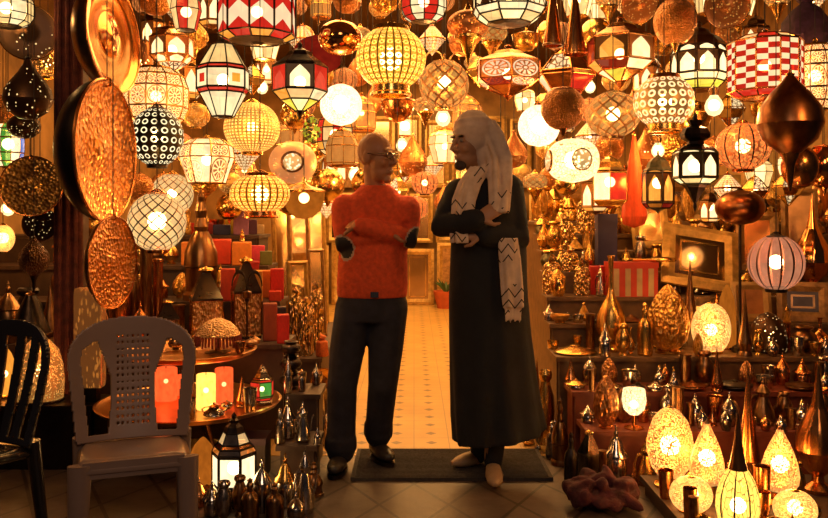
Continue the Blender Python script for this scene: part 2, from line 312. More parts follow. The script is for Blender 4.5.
TOPRING = [(.16, .90), (.17, .93), (.10, .95), (.035, .965), (.03, 1.0)]
SH = {
 'globe': [('base_ring', [(.13, .0), (.19, .0), (.20, .05), (.17, .09)], 1, {}), ('shade', arc(.05, .92, .5, -.93, .93, 14), 0, {}), ('collar', TOPRING, 1, {})],
 'ball': [('shade', arc(0, .94, .5, -1, .97, 16), 0, {}), ('cap', [(.12, .92), (.12, .95), (.04, .97), (.03, 1)], 1, {})],
 'ribbed': [('base_ring', [(.25, .0), (.30, .0), (.30, .03), (.27, .05), (.26, .17)], 1, {}), ('shade', arc(.14, .88, .5, -.84, .86, 14), 0, {}), ('collar', [(.24, .86), (.27, .88), (.25, .94), (.2, .95), (.05, .96), (.04, 1)], 2, {})],
 'spire_down': [('spire', [(.0, .0), (.03, .08), (.05, .14), (.2, .36), (.3, .44)], 1, {}), ('band', [(.3, .44), (.33, .46), (.33, .5), (.3, .52)], 1, {}), ('shade', arc(.5, .88, .5, -.8, .9), 0, {}), ('neck', [(.2, .87), (.1, .91), (.07, .95), (.04, 1)], 1, {})],
 'goblet_ball': [('tail', [(.01, .0), (.05, .06), (.07, .12), (.16, .22)], 1, {}), ('shade', arc(.16, .95, .5, -.93, .85, 14), 0, {}), ('lip', [(.26, .93), (.28, .95), (.25, .97), (.04, .98), (.03, 1.)], 1, {})],
 'teardrop': [('shade', [(.02, 0), (.2, .03), (.4, .14), (.5, .3), (.46, .46), (.33, .6), (.2, .72), (.1, .84), (.05, .93)], 0, {}), ('cap', [(.06, .92), (.07, .94), (.03, .96), (.02, 1)], 1, {})],
 'hoop_ball': [('shade', arc(.04, .86, .5, -.92, .9, 14), 0, {}), ('base_ring', [(.14, 0), (.2, 0), (.2, .06)], 1, {}), ('collar', [(.2, .85), (.22, .87), (.1, .89), (.03, .91), (.03, 1.)], 1, {})],
 'bowl_lamp': [('shade', [(.05, 0), (.2, .03), (.4, .2), (.48, .45), (.5, .62), (.47, .66)], 0, {}), ('rim', [(.47, .62), (.52, .64), (.52, .68), (.46, .7), (.2, .78), (.05, .84), (.03, 1.)], 1, {})],
 'cone_lamp': [('shade', [(.5, 0), (.5, .03), (.42, .2), (.25, .6), (.1, .9)], 0, {}), ('rim', [(.46, 0), (.53, 0), (.53, .03), (.5, .04)], 1, {}), ('cap', [(.11, .88), (.12, .91), (.05, .94), (.03, 1)], 1, {})],
 'double_cone': [('lower_cone', [(.01, 0), (.06, .06), (.5, .48)], 0, {}), ('band', [(.5, .47), (.53, .5), (.5, .53)], 1, {}), ('upper_cone', [(.5, .52), (.3, .72), (.1, .9)], 0, {}), ('cap', [(.11, .89), (.12, .92), (.04, .95), (.03, 1)], 1, {})],
 'bare_bulb': [('glass_bulb', [(.02, 0), (.3, .06), (.48, .22), (.5, .36), (.4, .52), (.25, .64), (.2, .7)], 0, {}), ('socket', [(.24, .68), (.26, .7), (.26, .92), (.1, .96), (.04, 1)], 1, {})],
 'onion_pendant': [('tail', [(.02, 0), (.05, .1), (.08, .22), (.16, .32)], 1, {}), ('shade', [(.16, .31), (.4, .42), (.5, .55), (.46, .68), (.3, .8), (.14, .89), (.05, .95)], 0, {}), ('cap', [(.06, .94), (.07, .96), (.03, .97), (.02, 1)], 1, {})],
 # ------------ things that stand
 'egg_lamp': [('base', [(.0, .0), (.34, .0), (.34, .03), (.2, .06), (.16, .1), (.26, .14)], 1, {}), ('shade', [(.26, .13), (.4, .24), (.48, .4), (.5, .5), (.46, .66), (.36, .82), (.2, .93), (.06, .97)], 0, {}), ('finial', [(.07, .965), (.05, .98), (.02, .985), (.005, 1)], 1, {})],
 'pear_lamp': [('base', [(.0, .0), (.4, .0), (.4, .03), (.27, .07), (.25, .17), (.34, .2)], 1, {}), ('shade', [(.36, .19), (.47, .26), (.5, .36), (.47, .48), (.38, .62), (.25, .76), (.13, .87), (.07, .94)], 0, {}), ('finial', [(.08, .93), (.06, .95), (.02, .97), (.005, 1)], 1, {})],
 'round_lamp': [('base', [(.0, .0), (.3, .0), (.3, .05), (.22, .1)], 1, {}), ('shade', arc(.06, .97, .5, -.8, .97, 14), 0, {}), ('cap', [(.12, .955), (.1, .98), (.01, 1)], 1, {})],
 'pumpkin_lamp': [('base', [(.0, .0), (.34, .0), (.34, .03), (.28, .05)], 1, {}), ('shade', [(.3, .04), (.44, .10), (.5, .20), (.48, .31), (.38, .42), (.26, .49), (.19, .52)], 0, {'rip': (9, .05)}), ('neck', [(.22, .51), (.17, .58), (.10, .72), (.05, .88), (.0, 1.)], 1, {})],
 'dome_lamp': [('base', [(.0, .0), (.5, .0), (.5, .03), (.46, .05)], 1, {}), ('shade', [(.48, .04), (.5, .3), (.47, .55), (.38, .78), (.2, .93), (.0, 1)], 0, {})],
 'long_neck_vase': [('foot', [(.0, .0), (.3, .0), (.3, .03), (.16, .08)], 1, {}), ('body', [(.16, .07), (.38, .14), (.5, .26), (.46, .38), (.28, .5), (.13, .58), (.09, .66)], 0, {}), ('neck', [(.09, .65), (.07, .8), (.09, .96), (.13, 1.), (.08, .985)], 0, {})],
 'teardrop_jug': [('foot', [(.0, .0), (.3, .0), (.32, .03), (.14, .08), (.12, .13)], 1, {}), ('body', [(.12, .12), (.36, .2), (.5, .32), (.46, .44), (.3, .55), (.17, .64)], 0, {'rip': (10, .03)}), ('neck', [(.17, .63), (.1, .74), (.05, .87), (.02, .96), (.0, 1.)], 0, {})],
 'lidded_pot': [('pot', [(.0, .0), (.3, .0), (.34, .04), (.46, .2), (.5, .36), (.44, .5), (.4, .53)], 0, {}), ('lid', [(.46, .52), (.5, .54), (.46, .57), (.3, .68), (.14, .76), (.08, .79)], 1, {}), ('knob', [(.04, .78), (.09, .83), (.09, .87), (.03, .91), (.05, .94), (.0, 1.)], 1, {})],
 'lidded_jar': [('jar', [(.0, .0), (.36, .0), (.4, .03), (.42, .3), (.36, .42), (.3, .46)], 0, {}), ('lid', [(.36, .45), (.5, .47), (.48, .51), (.3, .6), (.22, .72), (.08, .8)], 1, {}), ('finial', [(.06, .79), (.11, .85), (.04, .9), (.05, .94), (.0, 1.)], 1, {})],
 'fluted_bud': [('foot', [(.0, .0), (.3, .0), (.3, .04), (.22, .07)], 1, {}), ('bud', [(.24, .06), (.44, .2), (.5, .4), (.44, .62), (.28, .83), (.1, .96), (.0, 1.)], 0, {'rip': (8, .10)})],
 'tagine': [('dish', [(.0, .0), (.3, .0), (.46, .08), (.5, .17), (.47, .19)], 1, {}), ('lid', [(.45, .18), (.42, .26), (.3, .48), (.16, .7), (.09, .82)], 0, {}), ('knob', [(.08, .81), (.12, .88), (.09, .95), (.0, 1)], 1, {})],
 'bowl': [('foot', [(.0, .0), (.25, .0), (.25, .12), (.2, .16)], 1, {}), ('bowl', [(.18, .14), (.38, .4), (.48, .8), (.5, 1.), (.47, .99), (.36, .45), (.1, .25), (.0, .24)], 0, {})],
 'plate': [('plate', [(.0, .0), (.3, .0), (.36, .25), (.5, .9), (.5, 1.), (.47, .98), (.33, .4), (.0, .3)], 0, {})],
 'tray': [('tray', [(.0, .0), (.46, .0), (.49, .5), (.5, 1.), (.485, 1.), (.46, .4), (.0, .3)], 0, {})],
 'cup': [('cup', [(.0, .0), (.36, .0), (.4, .05), (.46, .6), (.5, .98), (.5, 1.), (.45, .97), (.38, .1), (.0, .08)], 0, {})],
 'candle_cylinder': [('wax', [(.0, .0), (.48, .0), (.5, .02), (.5, .92), (.47, .94), (.2, .925), (.0, .92)], 0, {}), ('wick', [(.0, .9), (.02, .92), (.02, .99), (.0, 1.)], 1, {})],
 'bottle': [('bottle', [(.0, .0), (.46, .0), (.5, .04), (.5, .5), (.4, .62), (.2, .7), (.17, .8)], 0, {}), ('stopper', [(.18, .79), (.2, .84), (.12, .9), (.16, .95), (.0, 1.)], 1, {})],
 'coffee_pot': [('body', [(.0, .0), (.42, .0), (.5, .08), (.44, .3), (.26, .5), (.2, .6), (.27, .68)], 0, {}), ('lid', [(.28, .67), (.3, .7), (.18, .8), (.06, .86)], 1, {}), ('knob', [(.05, .85), (.08, .9), (.03, .95), (.0, 1.)], 1, {})],
 'globe_on_pole': [('base', [(.0, .0), (.17, .0), (.16, .03), (.05, .05)], 1, {}), ('pole', [(.03, .04), (.03, .78)], 1, {}), ('globe', arc(.77, .99, .5, -1, 1, 12), 0, {}), ('cap', [(.08, .985), (.05, .995), (.0, 1.)], 1, {})],
 'goblet_lamp': [('base', [(.0, .0), (.4, .0), (.4, .03), (.1, .08), (.08, .3), (.2, .36)], 1, {}), ('shade', [(.2, .35), (.42, .48), (.5, .7), (.46, .95), (.44, 1.)], 0, {})],
 'beaded_column': [('base', [(.0, .0), (.5, .0), (.5, .03), (.4, .05)], 1, {}), ('column', [(.4, .05), (.4, .95)], 0, {'rip': (12, .06)}), ('cap', [(.4, .94), (.48, .95), (.48, .98), (.1, 1.), (.0, 1.)], 1, {})],
 'urn': [('foot', [(.0, .0), (.3, .0), (.26, .06), (.16, .1)], 1, {}), ('body', [(.16, .09), (.4, .22), (.5, .45), (.44, .66), (.28, .8), (.24, .86)], 0, {}), ('lip', [(.24, .85), (.34, .9), (.36, .95), (.3, 1.), (.22, .95)], 1, {})],
 'spike': [('foot', [(.0, .0), (.5, .0), (.45, .05), (.3, .08)], 1, {}), ('spike', [(.4, .07), (.5, .18), (.34, .36), (.17, .62), (.07, .86), (.0, 1.)], 0, {})],
 'stupa': [('base', [(.0, .0), (.5, .0), (.5, .05), (.42, .08), (.44, .28), (.5, .3)], 0, {}), ('dome', [(.46, .3), (.44, .42), (.3, .54), (.2, .6)], 0, {}), ('neck', [(.16, .59), (.2, .64), (.14, .72), (.17, .78), (.1, .86)], 0, {}), ('finial', [(.08, .85), (.11, .9), (.03, .95), (.0, 1.)], 1, {})],
}

PROTO = {}
def lathe_thing(name, shape, mats, seg=24):
    key = (name, shape, mats)
    if key in PROTO: return dup(PROTO[key])
    root = empty(name)
    for part, prof, slot, op in SH[shape]:
        b = MB(); rip = None
        if 'rip' in op:
            n, k = op['rip']; rip = lambda u, v, n=n, k=k: 1 - k + k * abs(math.cos(u * n * PI)) * 2 * .8
        b.lathe(prof, 40 if rip else seg, ripple=rip)
        b.obj(part, M[mats[min(slot, len(mats) - 1)]], root)
    if shape == 'hoop_ball':
        for nm, cx, cz, r in (('hoop', .30, .84, .2), ('hoop', -.2, .9, .17)):
            b = MB(); b.tube([(cx + r * math.cos(a), 0, cz + r * .9 * math.sin(a)) for a in [PI * i / 12 for i in range(13)]], .014, 6); b.obj(nm, M[mats[1]], root)
    if shape == 'coffee_pot':
        b = MB(); b.tube([(-.2, 0, .62), (-.42, 0, .6), (-.55, 0, .44), (-.5, 0, .26), (-.42, 0, .2)], .04, 6); b.obj('handle', M[mats[1]], root)
        b = MB(); b.tube([(.38, 0, .28), (.56, 0, .4), (.62, 0, .58), (.72, 0, .64)], [.07, .05, .035, .03], 8); b.obj('spout', M[mats[0]], root)
    if shape in ('ribbed', 'globe', 'goblet_ball') and name.startswith('hanging'):
        b = MB(); b.tube([(-.13, 0, .93), (-.05, 0, .985), (0, 0, 1.0), (.05, 0, .985), (.13, 0, .93)], .012, 6); b.obj('hook', M[mats[1]], root)
    PROTO[key] = root
    return root

# ---------------------------------------------------------------- faceted lanterns: glass panels, a frame of bars along every edge, cap and finial
PL = {
 'moorish': dict(n=6, rings=[(.30, .30), (.48, .36), (.48, .60), (.42, .635)], cap=[(.46, .635), (.40, .66), (.20, .70), (.18, .73), (.30, .76), (.33, .80), (.26, .86), (.12, .89), (.15, .92), (.17, .945), (.05, .95), (.03, 1.)], tail=[(.0, .0), (.04, .06), (.03, .10), (.10, .16), (.22, .26), (.30, .30)]),
 'moorish_short': dict(n=6, rings=[(.34, .10), (.48, .18), (.48, .66), (.42, .70)], cap=[(.48, .70), (.36, .75), (.3, .84), (.18, .90), (.08, .93), (.04, .95), (.03, 1.)], tail=[(.0, .0), (.05, .04), (.2, .08), (.34, .10)]),
 'lampion': dict(n=8, rings=[(.20, .03), (.43, .33), (.485, .38), (.485, .62), (.44, .67), (.20, .95)], cap=[(.22, .94), (.22, .96), (.05, .975), (.03, 1.)], tail=[(.0, .0), (.1, .01), (.2, .03)]),
 'drum': dict(n=10, rings=[(.36, .06), (.5, .14), (.5, .82), (.34, .9)], cap=[(.35, .89), (.3, .92), (.12, .95), (.04, .97), (.03, 1.)], tail=[(.0, .0), (.06, .0), (.1, .03), (.36, .06)]),
 'wide_hex': dict(n=6, rings=[(.08, .12), (.34, .26), (.5, .38), (.5, .70), (.38, .76)], cap=[(.52, .70), (.46, .74), (.26, .84), (.20, .90), (.1, .93), (.05, .95), (.03, 1.)], tail=[(.0, .0), (.03, .04), (.06, .08), (.08, .12)]),
 'flared': dict(n=8, rings=[(.34, .02), (.5, .55), (.46, .8), (.3, .92)], cap=[(.31, .91), (.28, .94), (.06, .96), (.03, 1.)], tail=[(.0, .0), (.2, .01), (.34, .02)]),
 'star': dict(n=6, rings=[(.04, .02), (.30, .30), (.5, .52), (.48, .58), (.24, .84), (.12, .93)], cap=[(.13, .92), (.12, .95), (.04, .97), (.03, 1.)], tail=[(.0, .0), (.02, .0), (.04, .02)]),
 'dome': dict(n=8, rings=[(.30, .05), (.44, .16), (.5, .26), (.5, .56), (.44, .66)], cap=[(.5, .65), (.46, .7), (.36, .78), (.2, .85), (.16, .9), (.05, .94), (.03, 1.)], tail=[(.0, .0), (.2, .02), (.30, .05)]),
 'box': dict(n=4, rings=[(.5, .06), (.5, .78)], cap=[(.56, .77), (.54, .81), (.2, .92), (.06, .95), (.03, 1.)], tail=[(.0, .0), (.3, .0), (.52, .03), (.5, .06)]),
 'barrel': dict(n=10, rings=[(.28, .05), (.43, .15), (.5, .32), (.5, .62), (.43, .8), (.28, .9)], cap=[(.3, .89), (.26, .93), (.1, .95), (.04, .97), (.03, 1.)], tail=[(.0, .0), (.1, .0), (.28, .05)]),
 'standing': dict(n=6, rings=[(.42, .09), (.47, .16), (.5, .2), (.5, .56), (.44, .62), (.36, .66), (.24, .78)], cap=[(.25, .77), (.2, .84), (.1, .88), (.12, .91), (.05, .93), (.06, .96), (.0, 1.)], tail=[(.0, .0), (.46, .0), (.46, .04), (.42, .09)]),
 'pyramid': dict(n=4, rings=[(.5, .04), (.5, .56)], cap=[(.53, .55), (.53, .58), (.13, .92)], tail=[(.0, .0), (.5, .0), (.52, .03), (.5, .04)], knob=[(.13, .91), (.2, .94), (.16, .97), (.05, .98), (.0, 1.)]),
 'bird_cage': dict(n=8, rings=[(.44, .05), (.5, .1), (.5, .5), (.42, .7), (.24, .84)], cap=[(.25, .83), (.18, .88), (.06, .93), (.03, 1.)], tail=[(.0, .0), (.4, .0), (.46, .03), (.44, .05)]),
}
def panel_thing(name, shape, bands, frame, capm=None, bar=.014):
    """bands: one tuple of materials per band from the bottom; the sides take them in turn"""
    key = (name, shape, bands, frame, capm)
    if key in PROTO: return dup(PROTO[key])
    s = PL[shape]; n = s['n']; rings = s['rings']; root = empty(name)
    names = sorted({m for b in bands for m in b})
    def mi(j, i):
        b = bands[min(j, len(bands) - 1)]; return names.index(b[i % len(b)])
    MB().lathe(rings, n, mi, False, facet=1).obj('glass_panels', [M[x] for x in names], root, 0)
    fb = MB()
    pt = lambda r, z, i: Vector((r * 1.01 * math.cos(2 * PI * (i + .5) / n), r * 1.01 * math.sin(2 * PI * (i + .5) / n), z))
    for i in range(n):
        for (r0, z0), (r1, z1) in zip(rings, rings[1:]): fb.tube([pt(r0, z0, i), pt(r1, z1, i)], bar, 4, cap=False)
        for r0, z0 in rings: fb.tube([pt(r0, z0, i), pt(r0, z0, i + 1)], bar, 4, cap=False)
    fb.obj('frame', M[frame], root)
    MB().lathe(s['cap'], n, facet=1, sm=False).obj('roof', M[capm or frame], root, 0)
    MB().lathe(s['tail'], n, facet=1, sm=False).obj('base', M[capm or frame], root, 0)
    if 'knob' in s: MB().lathe(s['knob'], 16).obj('knob', M['brass'], root)
    elif name.startswith('hanging'):
        MB().tube([(.05 * math.cos(a), 0, .985 + .03 * math.sin(a)) for a in [2 * PI * i / 10 for i in range(11)]], .008, 5).obj('ring', M[frame], root)
    PROTO[key] = root
    return root

# ---------------------------------------------------------------- open dish hanging on edge
def dish_thing(name, face_m, back_m, rim_m, depth, normal):
    n = Vector(normal).normalized()
    key = (name, face_m, back_m, rim_m, depth, tuple(round(x, 2) for x in n))
    if key in PROTO: return dup(PROTO[key])
    root = empty(name); q = n.to_track_quat('Z', 'Y'); xf = Matrix.Translation((0, 0, .5)) @ q.to_matrix().to_4x4()
    k = 12
    bp = [(.5 * math.sin(PI / 2 * i / k), -depth * math.cos(PI / 2 * i / k)) for i in range(k + 1)]
    MB().lathe(bp, 40, xf=xf).obj('back', M[back_m], root)
    fp = [(.49, 0), (.44, -.02), (.36, -.035), (.30, -.03), (.24, -.045), (.14, -.04), (.1, -.02), (.0, -.005)]
    MB().lathe([(r, z) for r, z in fp], 40, xf=xf).obj('face', M[face_m], root)
    b = MB(); b.tube([xf @ Vector((.5 * math.cos(a), .5 * math.sin(a), 0)) for a in [2 * PI * i / 40 for i in range(41)]], .012, 6, cap=False); b.obj('rim', M[rim_m], root)
    MB().tube([(.03 * math.cos(a), 0, .985 + .03 * math.sin(a)) for a in [2 * PI * i / 8 for i in range(9)]], .008, 5).obj('ring', M[rim_m], root)
    PROTO[key] = root
    return root

UNIT_CORD = MB().tube([(0, 0, 0), (0, 0, 1)], 1.0, 6, cap=False).mesh('cord', M['cord_black'])
UNIT_CORD_RED = MB().tube([(0, 0, 0), (0, 0, 1)], 1.0, 6, cap=False).mesh('cord', M['cord_red'])
UNIT_BULB = MB().ball((0, 0, 0), 1.0, 14, 8).mesh('bulb', M['bulb'])

def add_bulb(root, W, H, z, r, power, col=(1, .55, .2), seen=True):
    if seen:
        b = link('bulb', UNIT_BULB, root); b.location = (0, 0, z); b.scale = (r / W, r / W, r / H)
    if power:
        L = bpy.data.lights.new('bulb_light', 'POINT'); L.energy = power; L.color = col; L.shadow_soft_size = max(.02, r)
        o = bpy.data.objects.new('bulb_light', L); C.objects.link(o); o.parent = root; o.location = (0, 0, z); o.scale = (1 / W, 1 / W, 1 / H)

PLACED = []     # (x, y, radius, z low, z high) of what hangs, cords too
def free(x, y, r, z0, z1):
    for (a, b, q, u, v) in PLACED:
        if u < z1 and v > z0 and (a - x) ** 2 + (b - y) ** 2 < (r + q + .012) ** 2: return False
    return True

ST = {}
def clear_of_steps(x, y, r, z0):
    for (a, b, z, x0, x1) in ST.values():
        if z0 < z + .01 and a - r < y < b + r and x0 - r < x < x1 + r: return False
    return True

def settle(px, py, w, h, d, feet=((0, 0, .5),), near=3.0):
    """world place of something that hangs: the depth nearest to d at which neither it nor its cord meets another"""
    k = 0
    while True:
        for sgn in (1, -1):
            e = d + sgn * k * .04
            if e < near: continue
            p = at(px, py, e); Wm, Hm = w * e / F, h * e / F
            z0, z1 = p.z - Hm / 2, p.z + Hm / 2
            if z1 > CEIL - .03: continue
            ft = [(p.x + a * Wm, e + b * Wm, q * Wm) for a, b, q in feet]
            if all(free(a, b, q, z0, z1) and clear_of_steps(a, b, q, z0) for a, b, q in ft) and free(p.x, e, .006, z1, CEIL):
                for a, b, q in ft: PLACED.append((a, b, q, z0, z1))
                PLACED.append((p.x, e, .006, z1, CEIL))
                return p.x, e, z0, Wm, Hm
        k += 1
        if k > 80: raise RuntimeError('no room for %s' % ((px, py),))

def hang(root, px, py, w, h, d, label, cat, group=None, lit=0, bulb=None, rz=0, cord='black', bz=.5, feet=((0, 0, .5),), near=3.0):
    x, y, z0, W, H = settle(px, py, w, h, d, feet, near)
    root.location = (x, y, z0); root.scale = (W, W, H); root.rotation_euler = (0, 0, rz)
    old = [c for c in root.children if c.name.split('.')[0] in ('cord', 'bulb', 'bulb_light')]
    for c in old: bpy.data.objects.remove(c)
    c = link('cord', UNIT_CORD_RED if cord == 'red' else UNIT_CORD, root)
    L = CEIL - (z0 + H); c.location = (0, 0, .995); rc = .0024
    c.scale = (rc / W, rc / W, (L + .005 * H) / H)
    if lit: add_bulb(root, W, H, bz, bulb or .032, lit)
    return tag(root, label, cat, group)

def stand(root, px, ptop, d, z, w, label, cat, group=None, lit=0, bulb=None, rz=0, bz=.5, H=None, lean=None):
    """something standing at height z, depth d; its top shows at row ptop"""
    p = at(px, ptop, d); W = w * d / F
    if H is None: H = p.z - z
    root.location = (p.x, d, z + .001); root.scale = (W, W, H); root.rotation_euler = (lean or 0, 0, rz)
    for c in [c for c in root.children if c.name.split('.')[0] in ('bulb', 'bulb_light')]: bpy.data.objects.remove(c)
    if lit: add_bulb(root, W, H, bz, bulb or .02, lit)
    return tag(root, label, cat, group)
# ---------------------------------------------------------------- the setting
def setting():
    t = NT('floor_tiles')
    s = t.n('SeparateXYZ'); t.t.links.new(t.coord('Object'), s.inputs[0])
    fr = lambda x, k: t.math('ABSOLUTE', t.math('SUBTRACT', t.math('FRACT', t.math('MULTIPLY', x, k)), .5))
    fx, fy = fr(s.outputs[0], 5.0), fr(s.outputs[1], 5.0)
    dia = t.math('LESS_THAN', t.math('ADD', fx, fy), .17)
    grout = t.math('GREATER_THAN', t.math('MAXIMUM', fx, fy), .485)
    nz = t.noise(3.0, 4)
    base = t.ramp(nz, [(.3, (.44, .235, .055)), (.7, (.58, .33, .085))])
    c = t.mixc(grout, base, (.30, .18, .07)); c = t.mixc(dia, c, (.16, .09, .04))
    MATS['floor_tiles'] = t.end(t.prin(c, .38, 0.0))
    b = MB(); b.box((0, 8.4, -.05), (7.0, 7.9, .1)); struct('floor', b, M['floor_tiles'])
    t = NT('paving')
    s = t.n('SeparateXYZ'); t.t.links.new(t.coord('Object'), s.inputs[0])
    a1 = t.math('ADD', s.outputs[0], t.math('MULTIPLY', s.outputs[1], .55)); a2 = t.math('SUBTRACT', s.outputs[0], t.math('MULTIPLY', s.outputs[1], .55))
    g = t.math('GREATER_THAN', t.math('MAXIMUM', fr(a1, 3.2), fr(a2, 3.2)), .47)
    nz = t.noise(7.0, 5)
    c = t.mixc(g, t.ramp(nz, [(.3, (.075, .048, .034)), (.7, (.13, .085, .06))]), (.03, .02, .014))
    MATS['paving'] = t.end(t.prin(c, .5, 0.0, t.bump(nz, .3)))
    b = MB(); b.box((0, 2.46, -.05), (7.0, 3.96, .1)); struct('pavement', b, M['paving'])
    matte('plaster', (.36, .19, .055), .8, .45, 3); matte('plank', (.09, .042, .015), .6, .4, 5)
    for nm, c, sz in (('wall_left', (-3.4, 8.4, 1.75), (.1, 7.9, 3.5)), ('wall_right', (3.4, 8.4, 1.75), (.1, 7.9, 3.5)), ('wall_back', (0, 12.4, 1.75), (6.9, .1, 3.5))):
        b = MB(); b.box(c, sz); struct(nm, b, M['plaster'])
    b = MB(); b.box((0, 7.2, CEIL + .05), (7.0, 10.4, .1)); struct('ceiling', b, M['plank'])
    for i, y in enumerate((4.9, 7.4, 9.9)):
        b = MB(); b.box((0, y + .13, CEIL - .06), (6.7, .10, .115)); struct('trim_%d' % (i + 1), b, M['wood_dark'])
    # dark post at the shop front
    b = MB(); b.box((-1.90, 4.62, 1.75), (.11, .10, 3.49)); struct('trim_4', b, M['wood_dark'])
    PLACED.append((-1.90, 4.62, .09, 0, CEIL))
setting()
matte('drape', (.10, .02, .012), .9, .5, 20)
b = MB()
for k in range(7): b.tube([(-1.97 + .022 * k, 4.535 - .012 * (k % 2), z) for z in (.02, .8, 1.6, 2.4, 3.2, 3.47)], [.017, .016, .015, .014, .013, .012], 8)
tag(b.obj('hanging_drape', M['drape']), 'dark red cloth drape hanging down the black post of the shop front', 'curtain')
PLACED.append((-1.9, 4.53, .1, 0, CEIL))

# steps of the two stepped displays: (near edge, far edge, height, x low, x high)
ST.update({'R1': (2.92, 3.86, .08, 1.06, 2.6), 'R2': (4.10, 4.36, .22, .86, 2.75), 'R2b': (4.37, 4.62, .36, .84, 2.9), 'R3': (4.63, 4.97, .50, .80, 3.0), 'R3b': (4.98, 5.20, .64, .82, 3.2), 'R4': (5.21, 5.45, .78, .84, 3.25), 'R4b': (5.46, 5.67, .92, .86, 3.25),
      'R5': (5.68, 5.95, 1.05, .88, 3.25), 'R5b': (5.96, 6.24, 1.16, .9, 3.25), 'R6': (6.25, 7.1, 1.25, .92, 3.25),
      'L1': (3.92, 4.19, .20, -.66, -.46), 'L2': (4.22, 4.50, .38, -.66, -.48), 'LA': (4.76, 5.16, .55, -3.2, -.74), 'LB': (5.21, 5.60, .75, -3.2, -.85),
      'LC': (5.65, 6.05, .95, -3.2, -1.0), 'LD': (6.10, 6.60, 1.15, -3.2, -1.15), 'LE': (5.72, 7.7, .30, -.97, -.64), 'LG': (4.18, 4.46, .33, -2.45, -1.635)})
FAM = {'R2': ('R2', 'R2b'), 'R3': ('R3', 'R3b'), 'R4': ('R4', 'R4b'), 'R5': ('R5', 'R5b')}
STEP_LABEL = {'R1': 'low dark wooden platform under the glowing table lamps by the pavement', 'R2': 'lowest red wooden bench behind the glowing table lamps', 'R2b': 'second red wooden bench, behind the lowest one',
  'R3': 'brown shelf step under the glowing net ball lamps', 'R3b': 'brown shelf step under the long necked brass vase', 'R4': 'brown shelf step under the leaning gilt mirror', 'R4b': 'brown shelf step under the tall dark blue box',
  'R5': 'shelf step of golden pots just behind the dark blue box', 'R5b': 'last but one shelf step before the topmost, side of the robed man', 'R6': 'topmost broad shelf step on the side of the robed man',
  'L1': 'low wooden block under silver pots beside the round tray stand', 'L2': 'taller wooden block under the stack of black beaded pots',
  'LA': 'wooden shelf step under the pyramid lanterns behind the round trays', 'LB': 'wooden shelf step carrying the lower rows of coloured candles', 'LC': 'wooden shelf step carrying the middle row of coloured candles',
  'LD': 'topmost wooden shelf step carrying coloured candles behind the tray stand', 'LE': 'low wooden bench under leaning frames behind the man in orange', 'LG': 'black crate behind the two plastic chairs with lamps standing on it'}
matte('wood_shelf', (.15, .07, .022), .55, .35, 14)
for k, (y0, y1, z, x0, x1) in ST.items():
    if z == 0: continue
    m = M['iron'] if k == 'LG' else M['wood_red'] if k in ('R2', 'R2b') else M['wood_shelf'] if k[0] == 'R' and k != 'R1' else M['wood_dark']
    r = empty('display_crate' if k == 'LG' else 'display_step', ((x0 + x1) / 2, (y0 + y1) / 2, 0))
    b = MB(); b.box((0, 0, z - .0125), (x1 - x0, y1 - y0, .025)); b.obj('top_board', m, r)
    b = MB(); b.box((0, -(y1 - y0) / 2 + .03, (z - .026) / 2), (x1 - x0 - .04, .018, z - .027)); b.obj('front_panel', m, r)
    for sx in (-1, 1):
        b = MB(); b.box((sx * ((x1 - x0) / 2 - .03), 0.02, (z - .026) / 2), (.03, y1 - y0 - .1, z - .027)); b.obj('side_panel', m, r)
    tag(r, STEP_LABEL[k], 'crate' if k == 'LG' else 'shelf', None)

ST.update({'FR': (3.88, 4.06, 0, .72, 1.4), 'FL': (3.45, 3.90, 0, -1.5, -.42), 'FM': (4.55, 5.7, 0, -.72, -.5), 'FA': (4.2, 5.3, 0, .60, .80)})
# door mat
b = MB(); b.box((0, 0, .009), (.99, .50, .018))
for i in range(24): b.box((0, -.235 + .02 * i, .0195), (.95, .008, .003))
m = b.obj('door_mat', matte('rubber', (.045, .034, .028), .9, .3, 60, bump=.4)); m.location = (.185, 4.27, 0)
tag(m, 'dark ribbed door mat lying on the threshold under the robed man', 'mat')
PLACED += [(-.25, 4.25, .30, 0, 1.75), (.40, 4.12, .32, 0, 1.86)]

# ---------------------------------------------------------------- labels of lesser things: their look and the nearest landmark
LM = [('yellow ribbed globe lamp', 391, 58), ('dangling white globe lamp by the red paned lantern', 341, 106), ('white globe lamp over the robed man', 539, 127), ('red checkered drum lantern', 765, 68),
      ('red and white eight sided lantern', 223, 80), ('black lantern with arched panes', 695, 165), ('wire lattice globe', 157, 222), ('orange collared ribbed globe', 260, 194), ('large hammered copper gong', 97, 150),
      ('polished copper gong', 104, 38), ('ring pierced dark globe', 157, 136), ('copper apple shaped ball', 340, 38), ('round lamp with medallion', 293, 163), ('red zigzag drum lantern', 257, 15), ('white oval lamp', 574, 161),
      ('ruby and amber hexagonal lantern', 620, 52), ('ring patterned ribbed lamp', 664, 98), ('red cloth pennant', 634, 178), ('pink ribbed lamp', 776, 262), ('large copper onion', 790, 120),
      ('copper lantern with flower medallions', 510, 74), ('flower medallion brass lantern', 155, 92), ('red candle', 598, 285), ('dark blue box', 606, 238), ('red striped box', 640, 272), ('long necked brass vase', 611, 290),
      ('big fluted brass bowl', 672, 310), ('glowing egg lamp', 670, 432), ('ribbed pumpkin lamp', 738, 493), ('dark pierced dome lamp', 768, 340), ('plastic chair of pale grey', 135, 400), ('black slatted chair', 20, 400),
      ('six sided white lantern on the floor', 234, 455), ('yellow glowing candle', 206, 390), ('stack of black beaded pots', 293, 360), ('tall pyramid lantern', 205, 300), ('man in orange', 375, 220), ('robed man', 490, 260),
      ('white paned lantern at the top', 509, 8), ('leaning gilt mirror', 690, 265), ('copper jug with a spire neck', 815, 430), ('hammered lamp behind the black chair', 42, 368), ('upright copper spire', 746, 440)]
USED = set()
